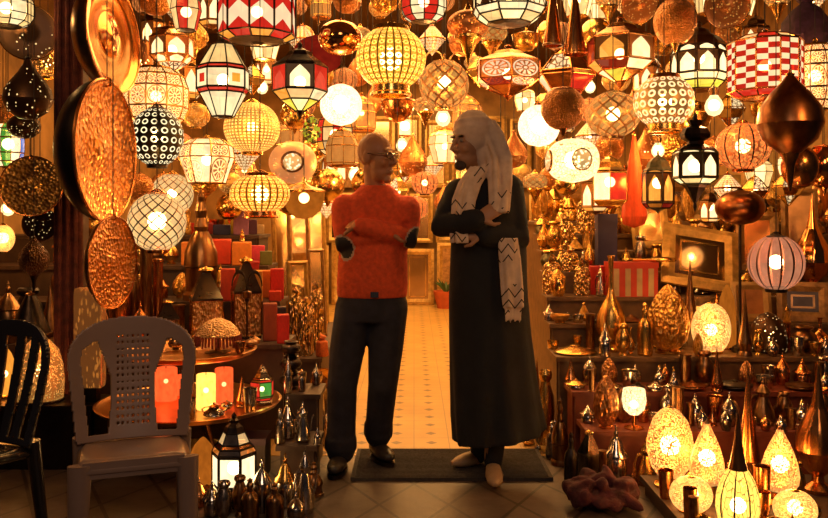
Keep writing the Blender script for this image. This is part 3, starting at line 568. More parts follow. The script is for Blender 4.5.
def auto(look, px, py, own=None):
    c = sorted(LM, key=lambda q: math.hypot((q[1] - px) * 1.0, q[2] - py))
    for nm, x, y in c[:14]:
        if nm in look: continue
        dx, dy = px - x, py - y
        if abs(dy) > abs(dx): rel = 'just above' if dy < 0 else 'just below'
        else: rel = 'left of' if dx < 0 else 'right of'
        if max(abs(dx), abs(dy)) < 14: rel = 'close beside'
        s = '%s %s the %s' % (look, rel, nm)
        if s not in USED and len(s.split()) <= 16:
            USED.add(s); return s
    raise RuntimeError('no label for ' + look)

# ---------------------------------------------------------------- what stands on the steps
def drop(root):
    for ch in list(root.children_recursive): bpy.data.objects.remove(ch)
    for k in [k for k, v in PROTO.items() if v == root]: del PROTO[k]
    bpy.data.objects.remove(root)
def find_spot(step, px, ptop, w, d=None, H=None, wide=1.0, shifts=(0, 2, -2, 4, -4, 6, -6, 9, -9, 12, -12, 16, -16, 20, -20, 25, -25)):
    cand = []
    for s in FAM.get(step, (step,)):
        y0, y1, z, x0, x1 = ST[s]
        dd = d if d else sum(ST[q][0] + ST[q][1] for q in FAM.get(step, (step,))) / 2 / len(FAM.get(step, (step,)))
        for dp in shifts:
            for i in range(13):
                e = y0 + (y1 - y0) * i / 12; rr = w * e / F / 2 * wide + .003
                if s != 'LG' and (e - rr < y0 - .02 or e + rr > y1 + .004): continue
                x = (px + dp - CX) * e / F
                if x - rr < x0 - .02 or x + rr > x1 + .02: continue
                cand.append((abs(dp) * .03 + abs(e - dd), dp, e, z))
    for _, dp, e, z in sorted(cand):
        p = at(px + dp, ptop, e); z1 = z + H if H else max(p.z, z + .05); rr = w * e / F / 2 * wide
        if free(p.x, e, rr, z, z1):
            PLACED.append((p.x, e, rr, z, z1)); return px + dp, e, z, z1 - z
def shelf(root, step, px, ptop, w, label, cat, group=None, d=None, **kw):
    wide = kw.pop('wide') if 'wide' in kw else 1.45 if root.name.startswith('coffee') else 1.28 if root.name.startswith('block_candle') else 1.0
    s = find_spot(step, px, ptop, w, d, kw.get('H'), wide)
    if not s:
        drop(root); return None
    kw['H'] = s[3]
    return stand(root, s[0], ptop, s[1], s[2], w, label, cat, group, **kw)

L = lathe_thing
MM = {'s': ('silver', 'silver'), 'p': ('pewter', 'silver'), 'b': ('brass', 'brass'), 'c': ('copper', 'copper'), 'd': ('bronze', 'bronze'), 'i': ('iron', 'iron'), 'g': ('gold', 'brass'), 'bh': ('brass_hammered', 'brass'), 'ch': ('copper_hammered', 'copper'), 'v': ('verdigris', 'brass'), 'bd': ('bronze_hammered', 'iron'), 'sb': ('silver', 'brass'), 'cl': ('copper_leaf', 'copper')}
MN = {'s': 'silver', 'p': 'grey pewter', 'b': 'brass', 'c': 'copper', 'd': 'dark bronze', 'i': 'black iron', 'g': 'golden', 'bh': 'hammered brass', 'ch': 'hammered copper', 'v': 'green brown', 'bd': 'dark hammered', 'sb': 'silver and brass', 'cl': 'beaten copper'}

def frame_thing(name, w, h, wood, glass, inner=None, t=.022):
    """picture or mirror: four mitred sides, an inner slip and the glass; stands on its lower edge"""
    r = empty(name); k = min(.085, w * .2)
    b = MB()
    for pr, zz in (((0, k), 0),):
        o = [(-w / 2, 0), (w / 2, 0), (w / 2, h), (-w / 2, h)]; i_ = [(-w / 2 + k, k), (w / 2 - k, k), (w / 2 - k, h - k), (-w / 2 + k, h - k)]
        mid = [((a + c) / 2, (e + f) / 2) for (a, e), (c, f) in zip(o, i_)]
        base = len(b.v)
        for (x, z) in o: b.v.append(Vector((x, 0, z)))
        for (x, z) in o: b.v.append(Vector((x, -t, z)))
        for (x, z) in mid: b.v.append(Vector((x, -t * 1.6, z)))
        for (x, z) in i_: b.v.append(Vector((x, -t * .6, z)))
        for lv in range(3):
            for q in range(4):
                q2 = (q + 1) % 4
                b.face((base + lv * 4 + q, base + lv * 4 + q2, base + lv * 4 + 4 + q2, base + lv * 4 + 4 + q), ((0, 0), (1, 0), (1, 1), (0, 1)), 0, False)
        b.face((base + 3, base + 2, base + 1, base + 0), ((0, 0), (1, 0), (1, 1), (0, 1)), 0, False)
    b.obj('frame', wood, r)
    b = MB(); b.box((0, -t * .4, h / 2), (w - 2 * k + .004, t * .3, h - 2 * k + .004)); b.obj('glass', glass, r)
    if inner:
        b = MB(); k2 = k * 1.35
        for x0, x1, z0, z1 in ((-w / 2 + k2, w / 2 - k2, k2, k2 + .012), (-w / 2 + k2, w / 2 - k2, h - k2 - .012, h - k2), (-w / 2 + k2, -w / 2 + k2 + .012, k2, h - k2), (w / 2 - k2 - .012, w / 2 - k2, k2, h - k2)):
            b.box(((x0 + x1) / 2, -t * .7, (z0 + z1) / 2), (x1 - x0, .006, z1 - z0))
        b.obj('slip', inner, r)
    return r
metal('mirror_glass', (.92, .74, .42), .10, dark=.85, mottle=2); metal('mirror_dim', (.55, .36, .16), .2, dark=.6, mottle=3)
metal('foil', (.90, .62, .26), .22, .9, 7, dark=.5); matte('gilt_wood', (.50, .29, .08), .4, .35, 22, .5); matte('carved_wood', (.34, .17, .05), .5, .4, 26, .2, bump=.5)
def shelf_frame(step, px, ptop, wpx, y, lean, rz, wood, glass, label, cat='mirror', name='framed_mirror', inner=None, roll=0):
    z = ST[step][2]; p = at(px, ptop, y); W = wpx * y / F; h = max(.12, p.z - z) / math.cos(lean)
    r = frame_thing(name, W, h, wood, glass, inner)
    r.location = (p.x, y, z + .006 + abs(math.sin(roll)) * W / 2); r.rotation_euler = (-lean, roll, rz)
    for k in range(-4, 5):
        q = k / 8 * W * .95; PLACED.append((p.x + q * math.cos(rz), y + q * math.sin(rz), .045, z, z + h * .5)); PLACED.append((p.x + q * math.cos(rz) - math.sin(rz) * math.sin(lean) * h * .7, y + q * math.sin(rz) + math.sin(lean) * h * .7, .05, z + h * .45, z + h))
    return tag(r, label, cat)
FR_ = shelf_frame
FR_('R4', 699, 236, 76, 5.27, .60, -.12, M['gilt_wood'], M['mirror_glass'], 'large gilt mirror leaning back on the shelf under the copper ball on a pole', inner=M['gold'], roll=.16)
FR_('R5', 652, 196, 36, 5.74, .30, -.3, M['gilt_wood'], M['foil'], 'narrow gilt frame with crinkled panel leaning over the red striped box', roll=-.1)
FR_('R6', 715, 176, 52, 6.4, .25, -.2, M['gilt_wood'], M['foil'], 'gilt frame with crinkled golden panel on the topmost shelf')
FR_('R6', 668, 184, 44, 6.6, .2, -.15, M['carved_wood'], M['mirror_glass'], 'carved wooden mirror on the topmost shelf behind the amber lantern')
FR_('R3b', 803, 284, 48, 5.05, .22, -.35, M['carved_wood'], M['iron'], 'brown frame with a black picture beside the dark pierced dome', cat='picture', name='picture_frame', inner=M['bronze'])
FR_('R3b', 752, 284, 38, 5.05, .22, -.1, M['wood_gold'], matte('panel_orange', (.42, .15, .03), .6, .4, 10), 'orange brown painted panel in a wooden frame behind the orange egg lamp', cat='picture', name='picture_frame')
FR_('R6', 760, 150, 30, 6.95, .05, -.2, matte('panel_tan', (.55, .34, .12), .7, .2), M['iron'], 'tan board with a dark square opening beside the large copper onion', cat='picture', name='picture_frame')
FR_('R5', 800, 190, 34, 5.74, .15, -.3, M['carved_wood'], M['bronze'], 'tall carved brown frame behind the pink ribbed lamp', cat='picture', name='picture_frame')
FR_('R4b', 758, 214, 40, 5.50, .25, -.3, M['carved_wood'], M['copper'], 'carved frame with a copper panel beside the copper ball on a pole', cat='picture', name='picture_frame')
# lit and large pieces of the right-hand display
shelf(L('egg_lamp', 'egg_lamp', ('pierced_egg', 'brass')), 'R1', 670, 405, 46, 'tall glowing egg lamp, largest of the lit table lamps', 'lamp', lit=9, bulb=.045, d=3.72)
shelf(L('pear_lamp', 'pear_lamp', ('pierced_egg', 'bronze')), 'R1', 705, 418, 34, 'pear shaped pierced lamp glowing on a dark base beside the big egg lamp', 'lamp', lit=7, bulb=.036, d=3.62)
shelf(L('pear_lamp', 'pear_lamp', ('pierced_egg', 'copper')), 'R1', 780, 424, 37, 'pear shaped pierced lamp glowing on a copper base beside the copper jug', 'lamp', lit=7, bulb=.036, d=3.5)
shelf(L('pumpkin_lamp', 'pumpkin_lamp', ('pumpkin', 'copper')), 'R1', 738, 408, 42, 'ribbed pumpkin lamp glowing yellow under a long copper neck', 'lamp', lit=6, bulb=.03, d=3.15, bz=.22)
shelf(L('round_lamp', 'round_lamp', ('pierced_bright', 'brass')), 'R1', 675, 483, 42, 'squat round pierced lamp glowing at the platform edge below the egg lamp', 'lamp', lit=5, bulb=.03, d=3.25, H=.145)
shelf(L('round_lamp', 'round_lamp', ('pierced_bright', 'brass')), 'R1', 795, 495, 42, 'squat round pierced lamp glowing beside the ribbed pumpkin lamp', 'lamp', lit=5, bulb=.03, d=3.2, H=.14)
shelf(L('teardrop_jug', 'teardrop_jug', ('copper', 'copper')), 'R1', 818, 360, 44, 'copper jug with round belly and tall spire neck on the low platform', 'jug', d=3.62)
shelf(L('spire', 'spike', ('copper', 'copper')), 'R1', 748, 362, 24, 'slim upright copper spire behind the ribbed pumpkin lamp', 'ornament', d=3.76)
for px, pt, w, k, s, d in ((650, 470, 15, 'c', 'cup', 3.6), (690, 488, 14, 'c', 'cup', 3.3), (716, 478, 16, 'b', 'cup', 3.5), (655, 448, 15, 'ch', 'lidded_pot', 3.74), (728, 462, 14, 'c', 'lidded_pot', 3.68), (762, 466, 17, 'c', 'cup', 3.45), (800, 462, 18, 'b', 'urn', 3.5), (765, 492, 15, 'c', 'bowl', 3.2), (690, 470, 14, 'b', 'lidded_jar', 3.55)):
    nm = {'cup': 'metal_cup', 'lidded_pot': 'lidded_pot', 'urn': 'urn', 'bowl': 'metal_bowl', 'lidded_jar': 'lidded_jar'}[s]
    shelf(L(nm, s, MM[k]), 'R1', px, pt, w, auto('small %s %s' % (MN[k], nm.replace('_', ' ').replace('metal ', '')), px, pt + 10), nm.split('_')[-1], 'small vessels among the lit table lamps', d=d)
# floor edge of the right display
r = panel_thing('floor_lantern', 'pyramid', (('pewter',),), 'silver', 'silver')
shelf(r, 'FR', 589, 430, 22, 'square silver lantern with pyramid roof on the pavement edge', 'lantern', rz=.5, d=3.97)
for px, pt, w, k, s in ((612, 424, 26, 's', 'lidded_jar'), (640, 436, 20, 'b', 'coffee_pot'), (571, 432, 14, 'i', 'bottle'), (660, 440, 15, 's', 'lidded_pot')):
    nm = {'lidded_jar': 'lidded_jar', 'coffee_pot': 'coffee_pot', 'bottle': 'bottle', 'lidded_pot': 'lidded_pot'}[s]
    shelf(L(nm, s, MM[k]), 'FR', px, pt, w, auto('%s %s on the pavement' % (MN[k], nm.replace('_', ' ')), px, pt + 20), nm.split('_')[-1])
# cloth bundle
matte('cloth_red', (.07, .012, .014), .9, .6, 18, bump=.8)
b = MB()
for k in range(60):
    a, q = R.uniform(0, 6.28), R.random() ** .5
    b.ball((.15 * q * math.cos(a), .11 * q * math.sin(a), R.uniform(.04, .17 - .09 * q)), (R.uniform(.03, .07), R.uniform(.02, .04), R.uniform(.02, .035)), 10, 7, rot=Matrix.Rotation(R.uniform(-1, 1), 3, 'X') @ Matrix.Rotation(R.uniform(0, 3), 3, 'Z'))
def remesh(o, voxel, smooth, mats=None):
    md = o.modifiers.new('r', 'REMESH'); md.mode = 'VOXEL'; md.voxel_size = voxel; md.use_smooth_shade = True
    if smooth: s2 = o.modifiers.new('s', 'SMOOTH'); s2.factor = .5; s2.iterations = smooth
    dg = bpy.context.evaluated_depsgraph_get(); dg.update()
    me = bpy.data.meshes.new_from_object(o.evaluated_get(dg)); o.modifiers.clear()
    old = o.data; o.data = me
    me.materials.clear()
    for m in (mats or list(old.materials)): me.materials.append(m)
    me.polygons.foreach_set('use_smooth', [True] * len(me.polygons)); bpy.data.meshes.remove(old)
    return o
o = b.obj('cloth_bundle', M['cloth_red']); remesh(o, .010, 3); p = Vector((.835, 3.66, 0)); o.location = (p.x, 3.66, .002)
tag(o, 'dark red cloth bundle dropped on the pavement at the foot of the lamps', 'cloth'); PLACED.append((p.x, 3.66, .18, 0, .2))

# second step: copper pots, lidded jars, buds
for px, pt, w, k, s, lab in ((572, 386, 21, 'sb', 'lidded_jar', 'silver lidded jar beside the robe on the red bench'), (588, 404, 17, 's', 'lidded_jar', None), (553, 416, 30, 'b', 'bowl', 'shallow brass bowl at the end of the red bench by the robe'), (612, 409, 20, 's', 'lidded_jar', None),
    (606, 374, 25, 'cl', 'fluted_bud', 'beaten copper bud shaped lantern with a pointed tip'), (623, 388, 19, 'd', 'fluted_bud', 'smaller bronze bud beside the beaten copper bud'), (634, 392, 24, 'mos', 'goblet_lamp', 'small mosaic goblet lamp lit pink between the buds and the egg lamp'),
    (692, 388, 28, 'c', 'lidded_pot', 'polished copper lidded pot behind the pear lamp on the bench'), (735, 392, 34, 'i', 'lidded_pot', 'black ribbed lidded pot in the middle of the red bench'), (763, 378, 24, 'd', 'coffee_pot', 'bronze coffee pot with a curled handle on the red bench'),
    (800, 385, 28, 'd', 'lidded_pot', 'dark bronze lidded pot behind the copper jug'), (655, 390, 18, 's', 'lidded_jar', None), (668, 384, 18, 'p', 'bottle', None), (715, 396, 16, 'c', 'cup', None), (782, 392, 16, 'd', 'urn', None), (822, 388, 20, 'c', 'urn', None), (640, 404, 14, 'i', 'bottle', None)):
    mats = ('mosaic', 'copper') if k == 'mos' else MM[k]
    nm = {'lidded_jar': 'lidded_jar', 'bowl': 'metal_bowl', 'fluted_bud': 'bud_lantern', 'goblet_lamp': 'goblet_lamp', 'lidded_pot': 'lidded_pot', 'coffee_pot': 'coffee_pot', 'bottle': 'bottle', 'cup': 'metal_cup', 'urn': 'urn'}[s]
    shelf(L(nm, s, mats), 'R2', px, pt, w, lab or auto('%s %s' % (MN[k], nm.replace('_', ' ')), px, pt + 12), nm.split('_')[-1], lit=3 if k == 'mos' else 0, bz=.6, **({'d': 4.22, 'H': .2} if k == 'mos' else {}))

shelf(L('ball_on_pole', 'globe_on_pole', ('copper_dark', 'iron')), 'R3', 740, 188, 48, 'dark copper ball on a black pole in front of the leaning mirror', 'ornament', wide=.36, d=4.80)
shelf(L('teardrop_jug', 'teardrop_jug', ('copper_polished', 'copper')), 'R4', 812, 192, 36, 'polished copper jug with a needle neck beside the pink ribbed lamp', 'jug')
# third step
for px, pt, w, k, s, lab in ((711, 302, 38, 'net', 'round_lamp', 'glowing pierced ball lamp, brighter of the two near the fluted brass bud'), (611, 256, 30, 'b', 'long_neck_vase', 'long necked brass vase with a round belly beside the red candle'), (668, 284, 42, 'bh', 'fluted_bud', 'big fluted brass bowl shaped like a bud behind the white glowing nets'), (690, 258, 13, 'd', 'spike', 'tall thin bronze spike between the fluted brass bud and the glowing nets'),
    (690, 306, 26, 'net2', 'round_lamp', 'wire mesh ball lamp behind the brighter pierced ball lamp'), (768, 312, 36, 'dome', 'dome_lamp', 'dark dome lamp pierced with tiny lit holes'),
    (731, 284, 18, 'eggo', 'dome_lamp', 'orange egg shaped lamp behind the glowing ball lamps'), (722, 334, 19, 'i', 'bottle', 'black bottle in front of the glowing ball lamps'), (745, 288, 14, 'd', 'spike', 'dark bronze spike beside the orange egg lamp'),
    (575, 368, 44, 'b', 'tagine', 'broad brass tagine on the shelf beside the robe'), (604, 346, 26, 'i', 'stupa', 'black iron incense burner behind the copper buds'), (615, 328, 26, 'd', 'spike', None), (630, 338, 17, 's', 'lidded_jar', None), (654, 344, 16, 's', 'lidded_jar', None), (560, 340, 20, 'bh', 'bowl', None),
    (547, 330, 15, 's', 'lidded_pot', None), (645, 302, 15, 'b', 'bottle', None), (634, 300, 19, 'g', 'lidded_jar', None), (588, 338, 16, 'g', 'coffee_pot', None), (663, 330, 14, 'b', 'lidded_pot', None), (680, 336, 15, 'p', 'urn', None), (705, 340, 14, 'd', 'beaded_column', None), (755, 332, 12, 'd', 'beaded_column', None), (785, 322, 12, 'c', 'beaded_column', None), (800, 326, 26, 'd', 'urn', None), (820, 318, 22, 'c', 'long_neck_vase', None), (541, 352, 12, 'g', 'cup', None), (574, 340, 12, 's', 'cup', None)):
    mats = {'net': ('pierced_bright', 'brass'), 'net2': ('mesh_globe', 'brass'), 'dome': ('pierced_dark', 'iron'), 'eggo': ('glass_amber_dim', 'copper')}.get(k) or MM[k]
    nm = {'lidded_jar': 'lidded_jar', 'long_neck_vase': 'long_necked_vase', 'fluted_bud': 'bud_vessel', 'spike': 'spike_ornament', 'round_lamp': 'ball_lamp', 'dome_lamp': 'dome_lamp', 'tagine': 'tagine', 'stupa': 'incense_burner', 'bowl': 'metal_bowl', 'lidded_pot': 'lidded_pot', 'coffee_pot': 'coffee_pot', 'bottle': 'bottle', 'cup': 'metal_cup', 'urn': 'urn', 'beaded_column': 'beaded_column'}[s]
    shelf(L(nm, s, mats), 'R3', px, pt, w, lab or auto('%s %s' % (MN[k], nm.replace('_', ' ')), px, pt + 12), nm.split('_')[-1], lit={'net': 6, 'net2': 3, 'dome': 2}.get(k, 0), bulb=.035, bz=.45, d=4.84 if k in ('net', 'dome', 'bh', 'b') and w > 29 else None)

# fourth step and above
matte('wax_red', (.55, .02, .008), .5, .15); matte('paper_blue', (.045, .035, .09), .6, .2); matte('wick', (.02, .015, .01), .9)
shelf(L('pillar_candle', 'candle_cylinder', ('wax_red', 'wick')), 'R4', 598, 264, 18, 'thick red pillar candle beside the long necked brass vase', 'candle')
def box_thing(name, w, dpt, h, m, lidm=None, stripes=None):
    """a carton with its lid"""
    r = empty(name)
    b = MB(); b.box((0, 0, h * .42), (w, dpt, h * .84)); b.obj('carton', m, r)
    b = MB(); b.box((0, 0, h * .92), (w * 1.03, dpt * 1.03, h * .16)); b.obj('lid', lidm or m, r)
    if stripes:
        for i in range(4):
            b = MB(); b.box(((i - 1.5) * w / 4.2, -dpt / 2 - .003, h * .42), (w / 9, .005, h * .8)); b.obj('stripe', stripes, r)
    return r
def shelf_box(step, px, ptop, wpx, dep, m, label, cat='box', name='carton_box', lidm=None, stripes=None, rz=0, group=None):
    y0, y1, z, x0, x1 = ST[step]
    for y in [y1 - dep / 2 - .02 - .03 * i for i in range(14)]:
        p = at(px, ptop, y); W = wpx * y / F
        if y - dep / 2 < y0 - .02: break
        if free(p.x, y, math.hypot(W, dep) / 2 * .86, z, p.z): break
    r = box_thing(name, W, dep, max(.05, p.z - z), m, lidm, stripes)
    r.location = (p.x, y, z + .001); r.rotation_euler = (0, 0, rz)
    PLACED.append((p.x, y, math.hypot(W, dep) / 2 * .86, z, p.z))
    return tag(r, label, cat, group)
shelf_box('R4b', 606, 214, 19, .10, M['paper_blue'], 'tall dark blue box standing on end behind the red candle')
shelf_box('R4', 631, 262, 48, .13, matte('paper_red', (.60, .05, .02), .5, .2), 'red and cream striped box under the leaning gilt frames', stripes=matte('paper_cream', (.55, .36, .16), .6), lidm=matte('paper_red', (.6, .05, .02)))
# hand mirror lying on the striped box
for s in PLACED[-1:]: zb = s[4]
r = empty('hand_mirror', (at(660, 270, 5.32).x, s[1] - .02, zb + .004))
b = MB(); b.tube([(.07 * math.cos(a), .05 * math.sin(a), .012) for a in [2 * PI * i / 24 for i in range(25)]], .014, 8, cap=False); b.obj('frame', M['gold'], r)
b = MB(); b.lathe([(0, .006), (.066, .006), (.066, .012), (0, .013)], 24, xf=Matrix.Diagonal((1, .72, 1, 1))); b.obj('glass', M['silver'], r)
b = MB(); b.tube([(-.075, 0, .012), (-.12, -.005, .012), (-.2, -.015, .012)], [.012, .009, .013], 8); b.obj('handle', M['gold'], r)
tag(r, 'small gilt hand mirror lying on the red striped box', 'mirror')

# foil parcels
def parcel(w, dpt, h, m):
    r = empty('foil_parcel')
    b = MB()
    n = 9
    prof = [(.9, 0), (1, .08), (.96, .5), (.9, .85), (.5, .97), (.12, 1.0)]
    b.lathe([(.5 * a, z) for a, z in prof], 14, ripple=lambda u, v: 1 + .1 * math.sin(u * 2 * PI * 5 + v * 9) + .06 * math.sin(u * 2 * PI * 9))
    o = b.obj('wrapping', m, r); o.scale = (w, dpt, h)
    b = MB(); b.tube([(.0, 0, h * .98), (.02, 0, h * 1.04), (-.015, 0, h * 1.1)], [.014, .02, .03], 8); b.obj('knot', m, r)
    return r
def shelf_parcel(step, px, ptop, w, label, d=None, rz=0, m='foil', lean=0):
    fam = [s for s in FAM.get(step, (step,)) if d is None or ST[s][0] - .05 < d < ST[s][1] + .05] or [step]
    y0, y1, z, x0, x1 = ST[fam[-1]]
    y = d or (y0 + y1) / 2
    for e in [y + .03 * s * k for k in range(14) for s in (1, -1)]:
        p = at(px, ptop, e); W = w * e / F
        if e + W * .35 > y1 + .02 or e - W * .35 < y0: continue
        if free(p.x, e, W * .5, z, p.z):
            r = parcel(W, W * .7, max(.08, (p.z - z) / 1.1), M[m]); r.location = (p.x, e, z + .002); r.rotation_euler = (lean, 0, rz)
            PLACED.append((p.x, e, W * .5, z, p.z)); return tag(r, label, 'parcel', 'golden foil parcels on the shelves')
    return None
for st, px, pt, w, d in (('R4', 552, 258, 20, 5.4), ('R4', 570, 250, 18, 5.45), ('R4', 582, 262, 17, 5.3), ('R5', 585, 196, 17, 5.95), ('R5', 622, 222, 20, 5.9), ('R5', 598, 190, 16, 6.1), ('R5', 642, 226, 18, 5.8), ('R4', 662, 238, 24, 5.5), ('R4', 690, 250, 28, 5.4), ('R5', 565, 218, 20, 5.9), ('R4', 625, 236, 14, 5.25), ('R4', 715, 246, 24, 5.4), ('R4', 775, 262, 24, 5.4)):
    shelf_parcel(st, px, pt, w, auto('crinkled golden foil parcel', px, pt + 15), d)
for st, px, pt, w, k, s in (('R5', 550, 190, 34, 'g', 'bowl'), ('R5', 575, 226, 18, 'b', 'tagine'), ('R6', 545, 186, 18, 'g', 'urn'), ('R6', 568, 176, 16, 'b', 'long_neck_vase'), ('R6', 590, 180, 16, 'bh', 'lidded_jar'), ('R6', 612, 186, 18, 'g', 'urn'), ('R6', 636, 190, 16, 'b', 'lidded_pot'), ('R4', 540, 250, 18, 'v', 'urn'), ('R4', 558, 262, 16, 'g', 'lidded_pot'), ('R4', 730, 262, 18, 'd', 'coffee_pot'), ('R4', 788, 262, 16, 'i', 'urn'), ('R4', 622, 262, 12, 'b', 'cup'), ('R4', 678, 258, 14, 'b', 'urn'),
    ('R5', 705, 220, 16, 'd', 'urn'), ('R5', 770, 216, 22, 'i', 'bottle'), ('R5', 785, 220, 18, 'd', 'lidded_pot'), ('R5', 812, 214, 22, 'd', 'coffee_pot'), ('R6', 740, 186, 18, 'd', 'urn'), ('R6', 690, 184, 18, 'b', 'coffee_pot'), ('R6', 780, 180, 16, 'c', 'beaded_column'), ('R6', 818, 180, 22, 'c', 'urn'), ('R5', 530, 214, 16, 'v', 'lidded_jar'), ('R4', 528, 256, 14, 'i', 'urn')):
    nm = {'bowl': 'metal_bowl', 'tagine': 'tagine', 'urn': 'urn', 'long_neck_vase': 'long_necked_vase', 'lidded_jar': 'lidded_jar', 'lidded_pot': 'lidded_pot', 'coffee_pot': 'coffee_pot', 'cup': 'metal_cup', 'bottle': 'bottle', 'beaded_column': 'beaded_column'}[s]
    shelf(L(nm, s, MM[k]), st, px, pt, w, auto('%s %s on a shelf' % (MN[k], nm.replace('_', ' ')), px, pt + 12), nm.split('_')[-1])

# ---------------------------------------------------------------- left: tray stand, candles, pyramid lanterns
TC = at(190, 0, 4.24)
r = empty('tray_stand', (TC.x, 4.24, 0))
metal('tray_metal', (.80, .40, .14), .3, dark=.7)
b = MB(); b.lathe([(0, .315), (.42, .315), (.45, .325), (.468, .345), (.455, .347), (.43, .33), (0, .326)], 48); b.obj('lower_tray', M['tray_metal'], r)
b = MB(); b.lathe([(0, .58), (.30, .58), (.325, .59), (.34, .61), (.33, .612), (.31, .595), (0, .59)], 40); b.obj('upper_tray', M['tray_metal'], r)
b = MB(); b.tube([(0, 0, .32), (0, 0, .6)], .018, 10); b.obj('pole', M['bronze'], r)
for i in range(3):
    a = 2 * PI * i / 3 + 1.4; b = MB(); b.tube([(.1 * math.cos(a), .1 * math.sin(a), .32), (.26 * math.cos(a), .26 * math.sin(a), .0)], .014, 8); b.obj('leg', M['bronze'], r)
tag(r, 'two tier round copper tray stand behind the pale plastic chair', 'stand')
PLACED += [(TC.x, 4.24, .025, .3, .62)]
ST['T1'] = (3.84, 4.64, .332, TC.x - .42, TC.x + .42); ST['T2'] = (3.95, 4.53, .598, TC.x - .31, TC.x + .31)
shelf(L('pillar_candle', 'candle_cylinder', ('candle_red', 'wick')), 'T1', 166, 366, 22, 'red glowing pillar candle seen through the chair back gap', 'candle', d=4.28, lit=2, bulb=.012, bz=.55)
shelf(L('pillar_candle', 'candle_cylinder', ('candle_glow', 'wick')), 'T1', 206, 372, 19, 'yellow glowing pillar candle at the centre of the lower tray', 'candle', d=4.1, lit=3, bulb=.014, bz=.5)
shelf(L('pillar_candle', 'candle_cylinder', ('candle_red', 'wick')), 'T1', 224, 366, 18, 'orange red pillar candle standing close by the yellow one', 'candle', d=4.2, lit=2, bulb=.012, bz=.5)
shelf(L('pillar_candle', 'candle_cylinder', ('candle_red', 'wick')), 'T1', 184, 374, 16, 'dim red pillar candle between the two brightest candles', 'candle', d=4.36)
shelf(panel_thing('floor_lantern', 'standing', (('glass_red',), ('glass_green', 'glass_red'), ('glass_green', 'glass_red'), ('glass_red', 'pewter'), ('pewter',), ('pewter',)), 'iron', 'pewter'), 'T1', 264, 364, 24, 'small lantern with green and red panes at the rim of the lower tray', 'lantern', lit=1.5, bulb=.012, bz=.35, d=4.2)
for px, pt, w, k, s, d in ((214, 402, 22, 'p', 'coffee_pot', 3.95), (242, 376, 12, 'c', 'spike', 4.15), (250, 388, 14, 's', 'cup', 4.05), (227, 402, 12, 's', 'lidded_pot', 4.02), (190, 398, 12, 's', 'cup', 3.95)):
    nm = {'coffee_pot': 'coffee_pot', 'spike': 'spike_ornament', 'cup': 'metal_cup', 'lidded_pot': 'lidded_pot'}[s]
    shelf(L(nm, s, MM[k]), 'T1', px, pt, w, auto('little %s %s on the lower tray' % (MN[k], nm.replace('_', ' ').replace('metal ', '')), px, pt), nm.split('_')[-1], d=d)
# lamp with a fringed skirt
def fringed():
    r = empty('fringed_lamp')
    b = MB(); b.lathe([(.5, .5), (.5, .54), (.42, .72), (.28, .88), (.1, .98), (0, 1)], 28); b.obj('dome', M['hammered_tan'], r)
    b = MB(); b.lathe([(.0, .0), (.3, .0), (.3, .03), (.08, .08), (.08, .5)], 16); b.obj('base', M['bronze'], r)
    b = MB()
    for i in range(40):
        a = 2 * PI * i / 40; b.tube([(.5 * math.cos(a), .5 * math.sin(a), .52), (.52 * math.cos(a), .52 * math.sin(a), .2 + .03 * (i % 3))], .026, 4)
    o = b.obj('fringe', M['fringe_red'], r)
    return r
metal('hammered_tan', (.62, .38, .18), .4, .6, 20); matte('fringe_red', (.28, .04, .02), .8, .5, 12)
shelf(fringed(), 'T2', 218, 318, 44, 'hammered dome lamp with a hanging red fringe on the upper tray', 'lamp', d=4.2)
for px, pt, w, k, s, d in ((250, 338, 15, 'd', 'lidded_pot', 4.1), (188, 338, 12, 'd', 'cup', 4.1), (240, 342, 12, 'c', 'bowl', 3.98), (176, 336, 16, 'd', 'urn', 4.3), (259, 342, 12, 'd', 'lidded_jar', 4.25)):
    nm = {'cup': 'metal_cup', 'bowl': 'metal_bowl', 'urn': 'urn', 'lidded_jar': 'lidded_jar', 'lidded_pot': 'lidded_pot'}[s]
    shelf(L(nm, s, MM[k]), 'T2', px, pt, w, auto('little %s %s on the upper tray' % (MN[k], nm.replace('_', ' ').replace('metal ', '')), px, pt), nm.split('_')[-1], d=d)
# lantern on the floor
p = panel_thing('floor_lantern', 'standing', (('glass_amber_dim', 'pewter'), ('glass_amber_dim', 'pewter'), ('serrated',), ('glass_amber_dim', 'pewter'), ('copper',), ('glass_cream_dim', 'pewter')), 'iron', 'iron')
stand(p, 234, 412, 3.72, 0, 44, 'six sided black lantern glowing white on the ground in front of the trays', 'lantern', lit=5, bulb=.03, bz=.38, rz=.5); PLACED.append((at(234, 0, 3.72).x, 3.72, .1, 0, .4))
# pyramid lanterns
matte('dark_pane', (.025, .015, .012), .15, .3)
for px, pt, w, d, lab in ((206, 266, 40, 4.9, 'tall brass edged pyramid lantern with dark roof, front one of the pair'), (237, 256, 36, 5.02, 'tall pyramid lantern standing behind its twin with a purple tinted body'), (170, 300, 28, 4.85, 'small pyramid lantern just over the pale chair back')):
    shelf(panel_thing('floor_lantern', 'pyramid', (('hammered_tan', 'copper'),), 'brass', 'dark_pane'), 'LA', px, pt, w, lab, 'lantern', d=d, rz=.35)
